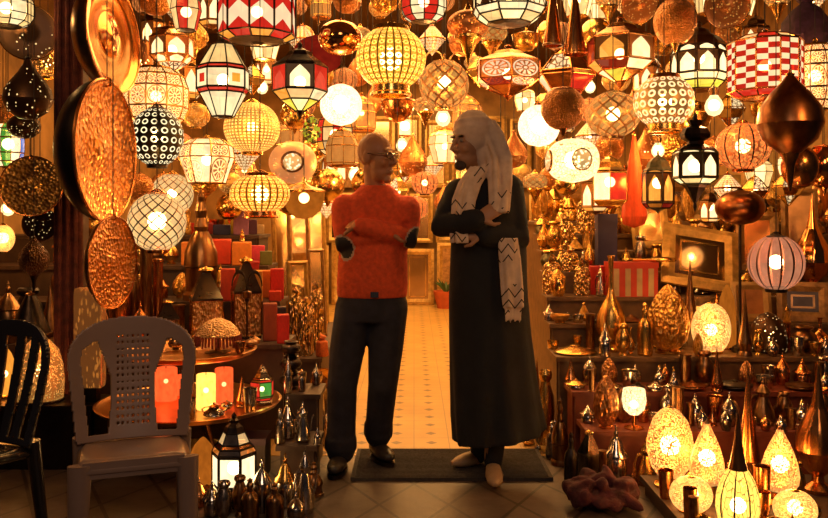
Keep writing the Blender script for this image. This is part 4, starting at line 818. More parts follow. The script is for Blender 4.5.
# coloured candles
WAX = {'crimson': (.34, .012, .02), 'navy': (.025, .03, .12), 'yellow': (.62, .40, .04), 'purple': (.10, .03, .06), 'lilac': (.30, .12, .22), 'scarlet': (.72, .06, .012), 'orange': (.75, .22, .02), 'pink': (.68, .06, .12), 'olive': (.14, .14, .03), 'amber': (.75, .34, .05), 'black': (.02, .018, .02), 'brick': (.30, .06, .02), 'red': (.62, .025, .015), 'cream': (.65, .44, .20)}
for k, v in WAX.items(): matte('wax_' + k, v, .4, .12, 5)
def block_candle(k):
    key = ('candle', k)
    if key in PROTO: return dup(PROTO[key])
    r = empty('block_candle')
    b = MB(); b.box((0, 0, .46), (1, 1, .92)); o = b.obj('wax', M['wax_' + k], r)
    md = o.modifiers.new('b', 'BEVEL'); md.width = .04; md.segments = 2
    b = MB(); b.lathe([(0, .9), (.02, .92), (.02, .98), (0, 1)], 6); b.obj('wick', M['wick'], r)
    PROTO[key] = r; return r
for st, px, pt, w, k in (('LD', 206, 222, 14, 'crimson'), ('LD', 222, 224, 17, 'navy'), ('LD', 233, 216, 15, 'yellow'), ('LD', 250, 218, 14, 'purple'), ('LD', 241, 208, 15, 'lilac'), ('LD', 258, 224, 12, 'cream'), ('LC', 219, 237, 24, 'scarlet'), ('LC', 240, 240, 19, 'orange'), ('LC', 257, 244, 15, 'pink'), ('LC', 270, 250, 12, 'olive'), ('LC', 205, 246, 16, 'amber'),
    ('LB', 253, 258, 12, 'crimson'), ('LB', 252, 268, 17, 'amber'), ('LB', 267, 268, 14, 'orange'), ('LB', 279, 266, 13, 'red'), ('LB', 264, 284, 13, 'black'), ('LB', 277, 290, 12, 'scarlet'), ('LB', 240, 272, 14, 'yellow'), ('LA', 270, 300, 14, 'brick'), ('LA', 280, 304, 12, 'black'), ('LA', 287, 312, 12, 'red'), ('LB', 228, 266, 14, 'scarlet'), ('LC', 190, 240, 16, 'orange'), ('LD', 190, 222, 14, 'red')):
    shelf(block_candle(k), st, px, pt, w, auto('%s block candle' % k, px, pt + 10), 'candle', 'coloured block candles on the stepped shelf', rz=.2)
# scroll candle holder
def scroll():
    r = empty('scroll_candle_holder')
    b = MB(); b.lathe([(0, 0), (.3, 0), (.28, .03), (.04, .05), (.03, .6)], 16); b.obj('stem', M['iron'], r)
    for s in (-1, 1):
        b = MB(); b.tube([(s * (.05 + .42 * t - .12 * math.sin(t * 5)), 0, .55 + .4 * math.sin(t * 2.6)) for t in [i / 14 for i in range(15)]], .025, 6); b.obj('scroll', M['iron'], r)
    b = MB(); b.lathe([(0, .58), (.16, .6), (.18, .68), (.02, .7)], 14); b.obj('cup', M['bronze'], r)
    return r
shelf(scroll(), 'LA', 256, 268, 26, 'black scrolled iron candle holder between the pyramid lanterns and the candles', 'candle holder', d=5.05)
for px, pt, w, k, s in ((262, 306, 26, 'd', 'fluted_bud'), (276, 316, 18, 'bd', 'lidded_pot'), (146, 245, 14, 'd', 'beaded_column'), (158, 258, 12, 'c', 'beaded_column'), (134, 262, 14, 'd', 'urn'), (284, 322, 14, 'd', 'urn'), (120, 270, 22, 'c', 'urn'), (50, 285, 24, 'd', 'cone'), (28, 288, 30, 'i', 'urn'), (8, 280, 26, 'd', 'lidded_pot')):
    if s == 'cone': s = 'spike'
    nm = {'fluted_bud': 'bud_vessel', 'lidded_pot': 'lidded_pot', 'beaded_column': 'beaded_column', 'urn': 'urn', 'spike': 'spike_ornament'}[s]
    shelf(L(nm, s, MM[k]), 'LA', px, pt, w, auto('%s %s' % (MN[k], nm.replace('_', ' ')), px, pt + 15), nm.split('_')[-1])
shelf(L('minaret_burner', 'stupa', ('bronze', 'bronze')), 'LB', 201, 186, 36, 'tall dark bronze minaret shaped burner behind the pyramid lanterns', 'ornament', d=5.3)
for i, (px, y, s) in enumerate(((318, 5.0, .13), (326, 5.3, .12), (322, 5.55, .13))):
    r = L('metal_plate', 'plate', (('pewter', 'silver'), ('bronze', 'bronze'), ('brass', 'brass'))[i]); p = at(px, 0, y); r.location = (p.x - .02, y, s + .004); r.scale = (2 * s, 2 * s, .05); r.rotation_euler = (PI / 2 - .2, 0, .9)
    PLACED.append((p.x - .02, y, s + .01, 0, 2 * s))
    tag(r, ('pewter plate propped on edge nearest the knee of the man in orange', 'bronze plate propped on edge behind the pewter plate', 'brass plate propped on edge, last in the row by the passage')[i], 'plate')

# black pots stacked, silver pieces beside the passage
for px, st, items in ((291, 'L2', ((372, 24, 'i', 'b'), (352, 22, 'i', 'm'), (336, 20, 'i', 't'))),):
    y = 4.36; zz = .38
    for i, (pt, w, k, q) in enumerate(items):
        r = L('beaded_pot', 'urn', MM[k]); W = w * y / F; H = W * .72
        p = at(px, 0, y); r.location = (p.x, y, zz + .001); r.scale = (W, W, H); zz += H + .001
        tag(r, ('glossy black beaded pot at the bottom of the stack by the passage', 'glossy black beaded pot in the middle of the stack by the passage', 'glossy black beaded pot on top of the stack by the passage')[i], 'pot')
    PLACED.append((p.x, y, .065, .38, zz))
for st, px, pt, w, k, s in (('L2', 306, 352, 13, 's', 'coffee_pot'), ('L2', 316, 362, 10, 'p', 'lidded_jar'), ('L2', 302, 372, 9, 's', 'cup'), ('L1', 288, 396, 17, 's', 'lidded_jar'), ('L1', 303, 400, 15, 's', 'coffee_pot'), ('L1', 314, 410, 12, 'p', 'lidded_pot'), ('L1', 278, 408, 11, 'p', 'bottle'), ('L1', 295, 416, 12, 's', 'cup'),
    ('FL', 285, 452, 22, 'sb', 'lidded_jar'), ('FL', 305, 446, 19, 's', 'coffee_pot'), ('FL', 262, 456, 19, 'p', 'lidded_pot'), ('FL', 308, 476, 16, 's', 'lidded_jar'), ('FL', 250, 478, 18, 'd', 'bottle'), ('FL', 275, 484, 19, 's', 'coffee_pot'), ('FL', 212, 480, 20, 'p', 'lidded_jar'), ('FL', 296, 492, 18, 'p', 'lidded_pot'), ('FL', 232, 492, 18, 'd', 'coffee_pot'), ('FL', 258, 498, 15, 's', 'cup'), ('FM', 318, 372, 13, 's', 'urn'), ('FM', 322, 400, 12, 'p', 'lidded_jar'), ('FM', 312, 392, 12, 's', 'coffee_pot')):
    nm = {'coffee_pot': 'coffee_pot', 'lidded_jar': 'lidded_jar', 'cup': 'metal_cup', 'lidded_pot': 'lidded_pot', 'bottle': 'bottle', 'urn': 'urn'}[s]
    shelf(L(nm, s, MM[k]), st, px, pt, w, auto('%s %s' % (MN[k], nm.replace('_', ' ')), px, pt + 12), nm.split('_')[-1])
# stone lamp and chest under the trays
stand(L('stone_lamp', 'fluted_bud', ('glass_amber_dim', 'wood_dark')), 203, 432, 3.90, 0, 30, 'orange glowing stone lamp under the lower tray', 'lamp', H=.25)
r = box_thing('small_chest', .2, .16, .2, M['wood_dark'], matte('chest_lid', (.09, .03, .04), .6)); p = at(262, 0, 4.12); r.location = (p.x - .07, 4.12, .001); tag(r, 'small dark wooden chest on the ground under the tray rim', 'chest')
# lamps behind the chairs
shelf(L('dome_lamp', 'dome_lamp', ('hammered_glow', 'iron')), 'LG', 40, 336, 46, 'hammered lamp glowing golden behind the back of the black chair', 'lamp', lit=5, bulb=.035, d=4.36, bz=.45)
shelf(L('bud_lamp', 'fluted_bud', ('glass_amber', 'brass')), 'LG', 4, 345, 24, 'slim amber lamp glowing at the outer edge of the black chair', 'lamp', lit=3, bulb=.02, d=4.36, bz=.45)
def card_lamp():
    r = empty('rectangular_lamp')
    b = MB(); b.box((0, 0, .56), (1, .5, .88)); o = b.obj('shade', M['hammered_card'], r); md = o.modifiers.new('b', 'BEVEL'); md.width = .06; md.segments = 3
    b = MB(); b.box((0, 0, .06), (.6, .4, .12)); b.obj('base', M['iron'], r)
    return r
glow('hammered_card', ('dots', 12, .34), (1, .34, .05), .42, (.60, .22, .05), .12, .7)
shelf(card_lamp(), 'LG', 90, 288, 28, 'upright rectangular hammered copper lamp over the pale chair shoulder', 'lamp', d=4.3)
# leaning frames and foil parcels behind the man in orange
for px, pt, w, y, rz, wd, gl, lab in ((286, 196, 22, 7.2, .5, 'gilt_wood', 'mirror_dim', 'tall gilt frame leaning beside the topmost candles'), (302, 206, 24, 6.9, .45, 'carved_wood', 'mirror_glass', 'narrow carved mirror leaning behind the coloured candles'), (318, 198, 22, 7.55, .4, 'gilt_wood', 'mirror_glass', 'slim gilt mirror leaning furthest back beside the man in orange'), (300, 262, 22, 6.35, .5, 'gilt_wood', 'foil', 'short gilt frame with crinkled gold panel leaning low by the candles'), (318, 250, 18, 6.75, .45, 'carved_wood', 'mirror_dim', 'small carved frame leaning low behind the man in orange')):
    FR_('LE', px, pt, w, y, .12, rz, M[wd], M[gl], lab)
matte('cloth_orange', (.55, .12, .02), .8, .4, 12)
for st, px, pt, w, d, m in (('LE', 296, 290, 18, 6.0, 'foil'), ('LE', 316, 284, 17, 6.1, 'foil'), ('LE', 306, 300, 15, 5.85, 'foil'), ('LE', 322, 306, 13, 5.9, 'cloth_orange')):
    if m == 'foil': shelf_parcel(st, px, pt, w, auto('crinkled golden foil parcel', px, pt + 15), d)
    else:
        rr = parcel(.09, .08, .12, M[m]); p = at(px, pt, 5.82); rr.location = (p.x, 5.82, .302); tag(rr, 'orange cloth bundle tied with a knot behind the man in orange', 'bundle')
# ---------------------------------------------------------------- the crowd of small metalware on every step
FILL = {'silver': (('lidded_jar', 's', 'lidded_jar'), ('coffee_pot', 's', 'coffee_pot'), ('lidded_pot', 'p', 'lidded_pot'), ('urn', 'p', 'urn'), ('metal_cup', 's', 'cup'), ('bottle', 'p', 'bottle'), ('incense_burner', 'sb', 'stupa'), ('tagine', 's', 'tagine')),
        'gold': (('lidded_jar', 'g', 'lidded_jar'), ('urn', 'b', 'urn'), ('coffee_pot', 'bh', 'coffee_pot'), ('metal_bowl', 'b', 'bowl'), ('lidded_pot', 'g', 'lidded_pot'), ('long_necked_vase', 'b', 'long_neck_vase'), ('tagine', 'bh', 'tagine'), ('incense_burner', 'g', 'stupa'), ('bud_vessel', 'bh', 'fluted_bud')),
        'dark': (('urn', 'd', 'urn'), ('lidded_pot', 'c', 'lidded_pot'), ('bottle', 'd', 'bottle'), ('beaded_column', 'd', 'beaded_column'), ('incense_burner', 'd', 'stupa'), ('spike_ornament', 'c', 'spike'), ('lidded_jar', 'c', 'lidded_jar'), ('bud_vessel', 'cl', 'fluted_bud'))}
def fill(step, px0, px1, gap, hpx, wpx, kinds, place, n0=0):
    px = px0; n = n0
    while px < px1:
        ks = FILL[kinds[n % len(kinds)]]; nm, k, s = ks[(n * 5 + n0) % len(ks)]
        y = sum(ST[step][:2]) / 2; base = HZ + (CAMZ - ST[step][2]) * F / y
        w = wpx * R.uniform(.8, 1.2); h = hpx * R.uniform(.75, 1.25)
        if s in ('bowl', 'cup', 'tagine'): h *= .55
        if s in ('spike', 'long_neck_vase', 'beaded_column'): h *= 1.25; w *= .8
        wide = 1.45 if s == 'coffee_pot' else 1.0
        if s == 'coffee_pot': w *= .75
        sp = find_spot(step, px, base - h, w, None, h * y / F, wide, (0, 2, -2, 4, -4, 7, -7))
        if sp:
            look = '%s %s' % (MN[k], nm.replace('_', ' '))
            try: lb = auto(look, sp[0], base - h / 2)
            except RuntimeError: lb = look + ' crowded among others ' + place
            stand(L(nm, s, MM[k]), sp[0], base - h, sp[1], sp[2], w, lb, nm.split('_')[-1], look + ' crowded ' + place, H=sp[3], rz=R.uniform(-1, 1))
        px += gap * R.uniform(.85, 1.2); n += 1
for i, (st, a, b, gap, h, w, kinds, place) in enumerate((('R2', 552, 828, 17, 30, 17, ('silver', 'dark'), 'on the lowest bench'), ('R2b', 548, 828, 16, 30, 16, ('silver', 'dark', 'dark'), 'on the second bench'),
    ('R3', 540, 828, 16, 32, 16, ('silver', 'gold', 'dark'), 'on the step of the net lamps'), ('R3b', 536, 828, 15, 32, 16, ('gold', 'silver', 'dark'), 'on the step of the long necked vase'), ('R4', 532, 828, 15, 30, 15, ('gold', 'silver'), 'on the mirror step'),
    ('R4b', 530, 828, 15, 32, 16, ('gold', 'gold', 'dark'), 'on the step of the blue box'), ('R5', 526, 828, 15, 30, 15, ('gold',), 'behind the blue box'), ('R5b', 526, 828, 15, 30, 15, ('gold', 'gold', 'dark'), 'near the topmost step'), ('R6', 520, 828, 16, 34, 16, ('gold',), 'on the topmost step'),
    ('R1', 668, 828, 18, 26, 16, ('dark', 'gold'), 'on the lamp platform'), ('FR', 566, 668, 18, 44, 18, ('silver', 'dark'), 'on the pavement edge'),
    ('LA', 84, 292, 19, 36, 18, ('dark', 'gold'), 'on the step of the pyramid lanterns'), ('LB', 60, 290, 17, 32, 16, ('dark', 'gold'), 'behind the pyramid lanterns'), ('LC', 60, 282, 17, 30, 16, ('gold', 'dark'), 'on the middle candle step'), ('LD', 60, 274, 17, 34, 16, ('gold',), 'on the topmost candle step'),
    ('L1', 276, 318, 11, 34, 11, ('silver',), 'on the low block'), ('L2', 284, 322, 10, 34, 10, ('silver',), 'on the taller block'), ('FL', 206, 322, 16, 36, 17, ('silver', 'dark'), 'at the foot of the trays'), ('FM', 306, 334, 9, 40, 12, ('silver', 'dark'), 'along the passage'), ('LE', 290, 332, 10, 30, 11, ('gold', 'dark'), 'on the low bench'), ('L1', 274, 320, 7, 22, 8, ('silver',), 'on the low block'), ('L2', 282, 324, 7, 22, 8, ('silver',), 'on the taller block'), ('FL', 206, 322, 11, 26, 12, ('silver', 'dark'), 'at the foot of the trays'), ('FL', 272, 322, 9, 56, 13, ('silver', 'silver', 'dark'), 'at the foot of the trays'), ('FA', 530, 566, 8, 60, 17, ('silver', 'dark', 'gold'), 'on the floor beside the robe'), ('FA', 530, 566, 7, 40, 13, ('silver', 'gold'), 'on the floor beside the robe'), ('R2', 556, 828, 12, 20, 12, ('silver', 'dark'), 'on the lowest bench'), ('R2b', 550, 828, 12, 20, 11, ('silver', 'gold'), 'on the second bench'), ('R3', 545, 828, 12, 20, 11, ('silver', 'gold'), 'on the step of the net lamps'), ('R3b', 540, 828, 11, 24, 11, ('gold', 'dark'), 'on the step of the long necked vase'), ('FR', 566, 668, 12, 26, 12, ('silver', 'dark'), 'on the pavement edge'))):
    fill(st, a, b, gap, h, w, kinds, place, i)
for k in ('T1', 'T2', 'FR', 'FL', 'FM', 'FA'): del ST[k]
# ---------------------------------------------------------------- back wall: mirrors and carved frames
k = 0
BACK = []
for row, (yb, yt, z_off) in enumerate(((304, 246, 0), (243, 192, 0), (188, 118, 0))):
    y = (11.9, 12.12, 12.26)[row]
    x = 296
    while x < 560:
        w = R.uniform(24, 38)
        BACK.append((x + w / 2, yt + R.uniform(-3, 4), w - 3, yb, y, row)); x += w
for (px, pt, w, yb, y, row) in BACK:
    z = 0 if row == 0 else CAMZ - (yb - HZ) * y / F
    p = at(px, pt, y)
    wd = R.choice(('gilt_wood', 'carved_wood', 'gilt_wood')); gl = R.choice(('mirror_glass', 'foil', 'mirror_dim', 'carved_wood'))
    r = frame_thing('hanging_mirror' if row else 'framed_mirror', w * y / F, p.z - z, M[wd], M[gl], M['gold'] if R.random() < .6 else None)
    r.location = (p.x, y, z + .005)
    look = {'mirror_glass': 'bright golden mirror', 'foil': 'crinkled gold relief panel', 'mirror_dim': 'dim bronze mirror', 'carved_wood': 'carved brown panel'}[gl]
    rw = ('lowest', 'middle', 'top')[row]; wn = 'gilt' if wd == 'gilt_wood' else 'carved'
    tag(r, '%s in %s frame, %s row of the back wall' % (look, wn, rw), 'mirror', 'back wall frames, %s row, %s, %s' % (rw, wn, look))
# potted plant by the back frames
r = empty('potted_plant', at(446, 306, 11.5)); r.location.z = 0
b = MB(); b.lathe([(0, 0), (.12, 0), (.17, .2), (.18, .24), (.15, .24), (.14, .2), (0, .19)], 18); b.obj('pot', matte('terracotta', (.5, .10, .03), .7), r)
b = MB()
for i in range(16):
    a = R.uniform(0, 6.28); q = R.uniform(.08, .2); b.tube([(0, 0, .2), (q * .5 * math.cos(a), q * .5 * math.sin(a), .32), (q * math.cos(a), q * math.sin(a), R.uniform(.3, .42))], [.008, .02, .003], 5, flat=.3)
b.obj('leaves', matte('leaf', (.05, .10, .02), .6), r); tag(r, 'small potted plant in a red pot on the floor before the back frames', 'plant')

# ---------------------------------------------------------------- what hangs
def pan(shape, bands, frame, cap=None): return panel_thing('hanging_lantern', shape, bands, frame, cap)
def lat(shape, *mats, name='hanging_lamp'): return lathe_thing(name, shape, tuple(mats))
def dish(px, py, w, h, d, face, back, rim, depth, n, label, cat='gong', name='hanging_gong'):
    r = dish_thing(name, face, back, rim, depth, n)
    v = Vector((n[0], n[1], 0)).normalized(); q = max(.09, depth * .55)
    ft = [(-v.y * k - v.x * depth * .45, v.x * k - v.y * depth * .45, q) for k in (-.42, -.21, 0, .21, .42)]
    return hang(r, px, py, h, h, d, label, cat, feet=ft)
hang(lat('onion_pendant', 'copper_dark', 'copper'), 790, 130, 64, 122, 3.86, 'large dark copper onion pendant with a long lower stem', 'ornament')
# big dishes of the shop front
dish(114, 36, 70, 112, 4.34, 'copper_polished', 'bronze', 'copper', .30, (.99, -.12, .05), 'polished copper gong hanging at the upper end of the black post')
dish(107, 151, 80, 142, 4.34, 'copper_hammered', 'iron', 'copper', .30, (1.0, -.06, .0), 'large hammered copper gong hanging in the middle of the column of three by the post')
dish(113, 262, 46, 92, 4.36, 'copper_hammered', 'bronze', 'copper', .16, (.985, -.17, .0), 'copper gong hanging lowest of the three by the black post')
dish(31, 186, 60, 60, 4.44, 'brass_hammered', 'bronze', 'copper', .2, (.15, -.98, .1), 'tan hammered brass dish facing the street at the outer edge of the stall')
dish(28, 32, 40, 56, 4.5, 'pierced_dark', 'copper', 'copper', .2, (.45, -.88, .0), 'dark pierced dish with a copper rim near the top corner')
dish(40, 224, 44, 34, 4.6, 'pierced_dark', 'iron', 'bronze', .2, (.2, -.97, .0), 'black pierced dish under the tan hammered dish')
H = hang
H(pan('barrel', (('glass_white_soft', 'glass_cream'),), 'iron'), 6, 8, 52, 40, 4.35, 'cream glass barrel lantern in the topmost corner by the dark pierced dish', 'lantern', lit=8)
H(lat('teardrop', 'pierced_dark', 'iron'), 28, 87, 48, 66, 4.25, 'dark pierced onion shaped lamp with a tip pointing up', 'lamp')
H(lat('ball', 'pierced_dark', 'bronze'), 24, 126, 32, 26, 4.55, 'small black pierced ball tucked under the dark onion shaped lamp', 'lamp')
H(pan('barrel', (('glass_white', 'glass_blue', 'glass_white', 'glass_green'),), 'brass'), 8, 144, 30, 50, 4.6, 'barrel lantern with white, blue and green glass at the outer edge', 'lantern', lit=5)
H(lat('onion_pendant', 'bronze_hammered', 'iron'), 34, 264, 30, 58, 4.5, 'dark hammered drop shaped lamp beside the black post', 'lamp')
H(lat('globe', 'pierced_bright', 'brass'), 3, 238, 22, 30, 4.7, 'small glowing beaded globe at the outer edge of the stall', 'lamp', lit=3)
H(lat('cone_lamp', 'iron', 'bronze'), 30, 312, 40, 44, 4.62, 'black cone shade hanging over the black chair', 'lamp')
H(lat('ball', 'copper_hammered', 'copper'), 6, 110, 26, 36, 4.8, 'hammered copper ball behind the barrel lantern with coloured glass', 'lamp')
H(lat('globe', 'pierced_brass', 'brass'), 48, 62, 30, 34, 5.0, 'pierced brass globe glimmering behind the black post', 'lamp', lit=4)
# upper left
H(pan('drum', (('glass_red', 'glass_amber'), ('chevron',), ('glass_red',)), 'iron'), 257, 12, 76, 66, 4.5, 'red and cream zigzag drum lantern at the top edge', 'lantern', lit=8)
H(pan('lampion', (('glass_white_soft',), ('glass_red',), ('white_red', 'glass_white_soft', 'white_amber', 'glass_white_soft'), ('glass_red',), ('glass_cream',)), 'iron'), 223, 80, 53, 78, 4.5, 'red and white eight sided lantern tapering above and below', 'lantern', lit=8)
H(pan('flared', (('glass_cream', 'glass_red'),), 'iron'), 186, 12, 30, 38, 4.9, 'little red and cream flared lantern beside the zigzag drum', 'lantern', lit=4)
H(lat('dark_ball' if 0 else 'globe', 'dark_rings', 'iron'), 157, 136, 52, 64, 4.3, 'dark ball pierced with columns of bright rings', 'lamp', lit=5)
H(pan('barrel', (('medal_white',),), 'brass'), 156, 96, 62, 66, 4.75, 'brass barrel lantern with flower medallions behind the dark ringed ball', 'lantern', lit=8)
H(pan('wide_hex', (('lace_panel',), ('arch_copper',), ('arch_copper',)), 'copper'), 172, 50, 44, 56, 5.1, 'brass hexagonal lantern between the polished gong and the zigzag drum', 'lantern', lit=4)
H(lat('cone_lamp', 'pierced_copper', 'bronze'), 145, 62, 28, 52, 4.95, 'brown pierced cone lamp beside the polished copper gong', 'lamp', lit=2)
H(pan('flared', (('medal_white', 'glass_white_soft'),), 'brass'), 207, 160, 54, 48, 4.9, 'white glowing hexagonal lantern with round cut-outs under the red and white lantern', 'lantern', lit=8)
H(lat('globe', 'mesh_globe', 'brass'), 252, 127, 56, 56, 4.65, 'globe of fine gold mesh with a band round its middle', 'lamp', lit=7)
H(lat('globe', 'wire_lattice', 'copper'), 157, 221, 57, 64, 4.35, 'wire lattice globe glowing white in front', 'lamp', lit=7, bulb=.045)
H(lat('globe', 'wire_lattice', 'brass'), 172, 194, 42, 46, 4.85, 'second lattice globe half hidden behind the larger one', 'lamp', lit=4)
H(lat('ribbed', 'rib_orange', 'copper', 'copper'), 260, 194, 60, 48, 4.55, 'ribbed globe lamp with rings and an orange collar', 'lamp', lit=7, bulb=.045)
H(pan('wide_hex', (('glass_yellow', 'glass_hot'), ('glass_cream', 'glass_white_soft', 'glass_amber'), ('glass_red', 'arch_panel'), ('iron',)), 'iron'), 300, 82, 54, 76, 4.7, 'dark hexagonal lantern with arched white panes and red side panes', 'lantern', lit=7, rz=.66)
H(lat('ball', 'copper_polished', 'copper'), 340, 37, 44, 37, 4.6, 'polished copper apple shaped ball over the red glass ball', 'ornament')
H(lat('ball', 'glass_red_dim', 'bronze'), 318, 54, 50, 40, 5.2, 'dark red glass ball behind the polished copper apple', 'lamp')
H(lat('ribbed', 'rib_yellow', 'gold', 'gold'), 391, 59, 70, 74, 4.4, 'large yellow ribbed globe lamp pierced with rows of rings, hanging by a hook', 'lamp', lit=9, bulb=.06)
H(lat('ball', 'pierced_white', 'brass'), 341, 104, 42, 44, 4.65, 'bright white globe lamp in front of the red paned lantern', 'lamp', lit=12, bulb=.05) if glow('pierced_white', ('cells', 20, .06), (1, .86, .60), 1.7, (1, .66, .30), .75, 0, tr=.25) else 0
H(pan('barrel', (('glass_red', 'glass_cream'), ('glass_cream_dim', 'glass_red', 'glass_amber'), ('glass_cream', 'glass_red'), ('glass_amber', 'glass_red')), 'iron'), 335, 134, 36, 46, 4.95, 'small lantern with red and cream panes just under the white globe', 'lantern', lit=5)
def beads():
    r = empty('hanging_bead_cluster'); b = MB()
    for i in range(70):
        a = R.uniform(0, 6.28); z = R.uniform(.05, .9); q = .5 * math.sin(PI * min(1, z + .1)) ** .5 * R.uniform(.5, 1); b.ball((q * math.cos(a), q * math.sin(a), z), (.09, .09, .055), 8, 5, mi=i % 2)
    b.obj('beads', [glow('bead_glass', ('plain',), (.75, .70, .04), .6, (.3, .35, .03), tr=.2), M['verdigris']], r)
    MB().lathe([(.1, .88), (.12, .93), (.03, .97), (.03, 1)], 10).obj('cap', M['brass'], r); return r
H(beads(), 312, 129, 18, 30, 5.1, 'cluster of yellow green glass beads beside the red paned lantern', 'ornament')
def medallion():
    r = empty('hanging_lamp')
    MB().lathe(arc(0, .95, .5, -1, .95, 14), 28).obj('shade', M['brass_rings_dim'], r)
    for s, nm in ((-1, 'medallion'),):
        xf = Matrix.Translation((.06, -.46, .47)) @ Matrix.Rotation(PI / 2, 4, 'X')
        MB().lathe([(.24, 0), (.24, .05), (.2, .06), (.19, .03)], 24, xf=xf).obj('bezel', M['bronze'], r)
        MB().lathe([(.19, .03), (.1, .045), (0, .05)], 20, xf=xf).obj('medallion', M['medal_disc'], r)
    MB().lathe([(.12, .93), (.12, .95), (.04, .97), (.03, 1)], 12).obj('cap', M['brass'], r)
    return r
glow('brass_rings_dim', ('dots', 12, .12), (1, .7, .3), .8, (.78, .40, .14), .3, .6); glow('medal_disc', ('dots', 16, .42), (1, .82, .48), 1.5, (.7, .5, .2), .4, .5)
H(medallion(), 293, 162, 48, 44, 4.8, 'round brass lamp with one framed medallion facing out', 'lamp', lit=5)
H(lat('bowl_lamp', 'glass_amber_dim', 'brass'), 304, 198, 42, 42, 5.1, 'amber glass bowl lamp between the orange collared globe and the man in orange', 'lamp', lit=4)
H(lat('bowl_lamp', 'copper', 'bronze'), 398, 106, 34, 32, 5.2, 'dark copper bowl lamp under the yellow ribbed globe', 'lamp')
H(pan('box', (('glass_hot',),), 'brass'), 405, 126, 16, 22, 5.5, 'tiny square lit lantern over the bald head of the man in orange', 'lantern', lit=4)
H(lat('hoop_ball', 'lattice_brass', 'brass'), 444, 82, 50, 56, 4.75, 'brass globe with scroll pattern and two wire hoops above it', 'lamp', lit=7, bulb=.04)
H(lat('spire_down', 'pierced_copper', 'brass'), 468, 36, 42, 64, 4.5, 'ornate brass ball lamp with a spire pointing down', 'lamp', lit=3)
H(pan('dome', (('glass_cream', 'glass_hot'), ('glass_white_soft',), ('lace_panel', 'glass_hot')), 'iron', 'iron'), 509, -6, 74, 66, 4.45, 'wide white paned lantern cut off by the top edge', 'lantern', lit=9)
H(pan('barrel', (('glass_white_soft', 'glass_red'),), 'iron'), 424, 2, 46, 44, 4.9, 'white and red paned lantern at the top edge beside the ornate brass spire', 'lantern', lit=6)
H(pan('wide_hex', (('copper',), ('medal_copper', 'glass_red_dim'), ('medal_copper',), ('copper',)), 'copper'), 508, 74, 66, 56, 4.8, 'copper lantern with white flower medallions under the white paned lantern', 'lantern', lit=6)
H(lat('ball', 'pierced_white', 'copper'), 539, 125, 42, 44, 4.6, 'bright white globe lamp hanging over the shoulder of the robed man', 'lamp', lit=12, bulb=.05)
def oval():
    r = empty('hanging_lamp')
    MB().lathe(arc(0, .95, .5, -1, .95, 14, 1.3), 28).obj('shade', M['pierced_cream'], r)
    for a in (-1.42, .16):
        xf = Matrix.Rotation(a, 4, 'Z') @ Matrix.Translation((0, -.47, .48)) @ Matrix.Rotation(PI / 2, 4, 'X') @ Matrix.Diagonal((1, 1.2, 1, 1))
        MB().lathe([(.20, 0), (.20, .03), (.18, .04), (.175, .03)], 22, xf=xf).obj('bezel', M['brass'], r)
        MB().lathe([(.175, .03), (.08, .04), (0, .042)], 18, xf=xf).obj('medallion', M['medal_disc'], r)
    MB().lathe([(.12, .93), (.12, .95), (.04, .97), (.03, 1)], 12).obj('cap', M['brass'], r)
    return r
glow('pierced_cream', ('cells', 16, .05), (1, .78, .38), 1.9, (.8, .5, .15), .4, .2)
H(oval(), 573, 160, 52, 46, 4.5, 'white oval lamp with round framed medallions', 'lamp', lit=9, bulb=.045)
H(lat('goblet_ball', 'copper_hammered', 'copper'), 563, 112, 44, 50, 4.3, 'hammered copper ball overlapping the white globe beside the robed man', 'ornament')
H(lat('globe', 'lattice_brass', 'bronze'), 613, 114, 54, 50, 4.6, 'copper globe with diamond lattice over the red pennant', 'lamp', lit=4, bulb=.04)
H(lat('ribbed', 'brass_rings', 'brass', 'copper'), 664, 102, 60, 62, 4.5, 'ring patterned ribbed lamp with a pierced collar below', 'lamp', lit=7, bulb=.04)
H(pan('wide_hex', (('glass_yellow', 'copper', 'glass_hot'), ('glass_red_dim', 'glass_hot', 'glass_amber'), ('arch_amber', 'arch_copper', 'glass_red_dim'), ('copper',)), 'copper'), 620, 54, 66, 72, 4.6, 'copper hexagonal lantern with ruby, amber and white panes', 'lantern', lit=6)
H(pan('star', (('copper', 'glass_red_dim', 'copper'), ('copper', 'glass_red', 'glass_white_soft'), ('copper',), ('copper', 'lace_panel'), ('copper',)), 'copper'), 566, 78, 60, 66, 4.72, 'copper diamond shaped lantern set with red and white gems', 'lantern', lit=5)
H(lat('goblet_ball', 'copper_hammered', 'brass'), 675, 26, 42, 54, 4.4, 'hammered copper goblet shaped ball above the lit dome lantern', 'ornament')
H(pan('dome', (('glass_yellow',), ('glass_hot',), ('arch_panel',), ('arch_panel',)), 'iron', 'bronze'), 699, 58, 54, 70, 4.4, 'black dome lantern with lit arched panes under a tall hoop handle', 'lantern', lit=8)
H(pan('drum', (('glass_red',), ('checker_panel',), ('glass_red', 'glass_cream')), 'copper'), 765, 66, 70, 72, 4.3, 'red and cream checkered drum lantern', 'lantern', lit=8)
H(pan('barrel', (('medal_white',),), 'brass'), 815, 76, 48, 74, 4.2, 'tall brass oval lantern with white medallions at the outer edge', 'lantern', lit=7)
H(pan('moorish', (('glass_hot', 'glass_cream'), ('arch_panel',), ('arch_panel',)), 'verdigris', 'iron'), 695, 164, 46, 98, 4.2, 'tall black lantern with arched white panes and a crown top', 'lantern', lit=8, bz=.48)
H(pan('moorish_short', (('glass_red_dim', 'glass_amber_dim'), ('arch_amber',)), 'iron', 'verdigris'), 658, 183, 33, 62, 4.6, 'small dark lantern with amber panes beside the red pennant', 'lantern', lit=5)
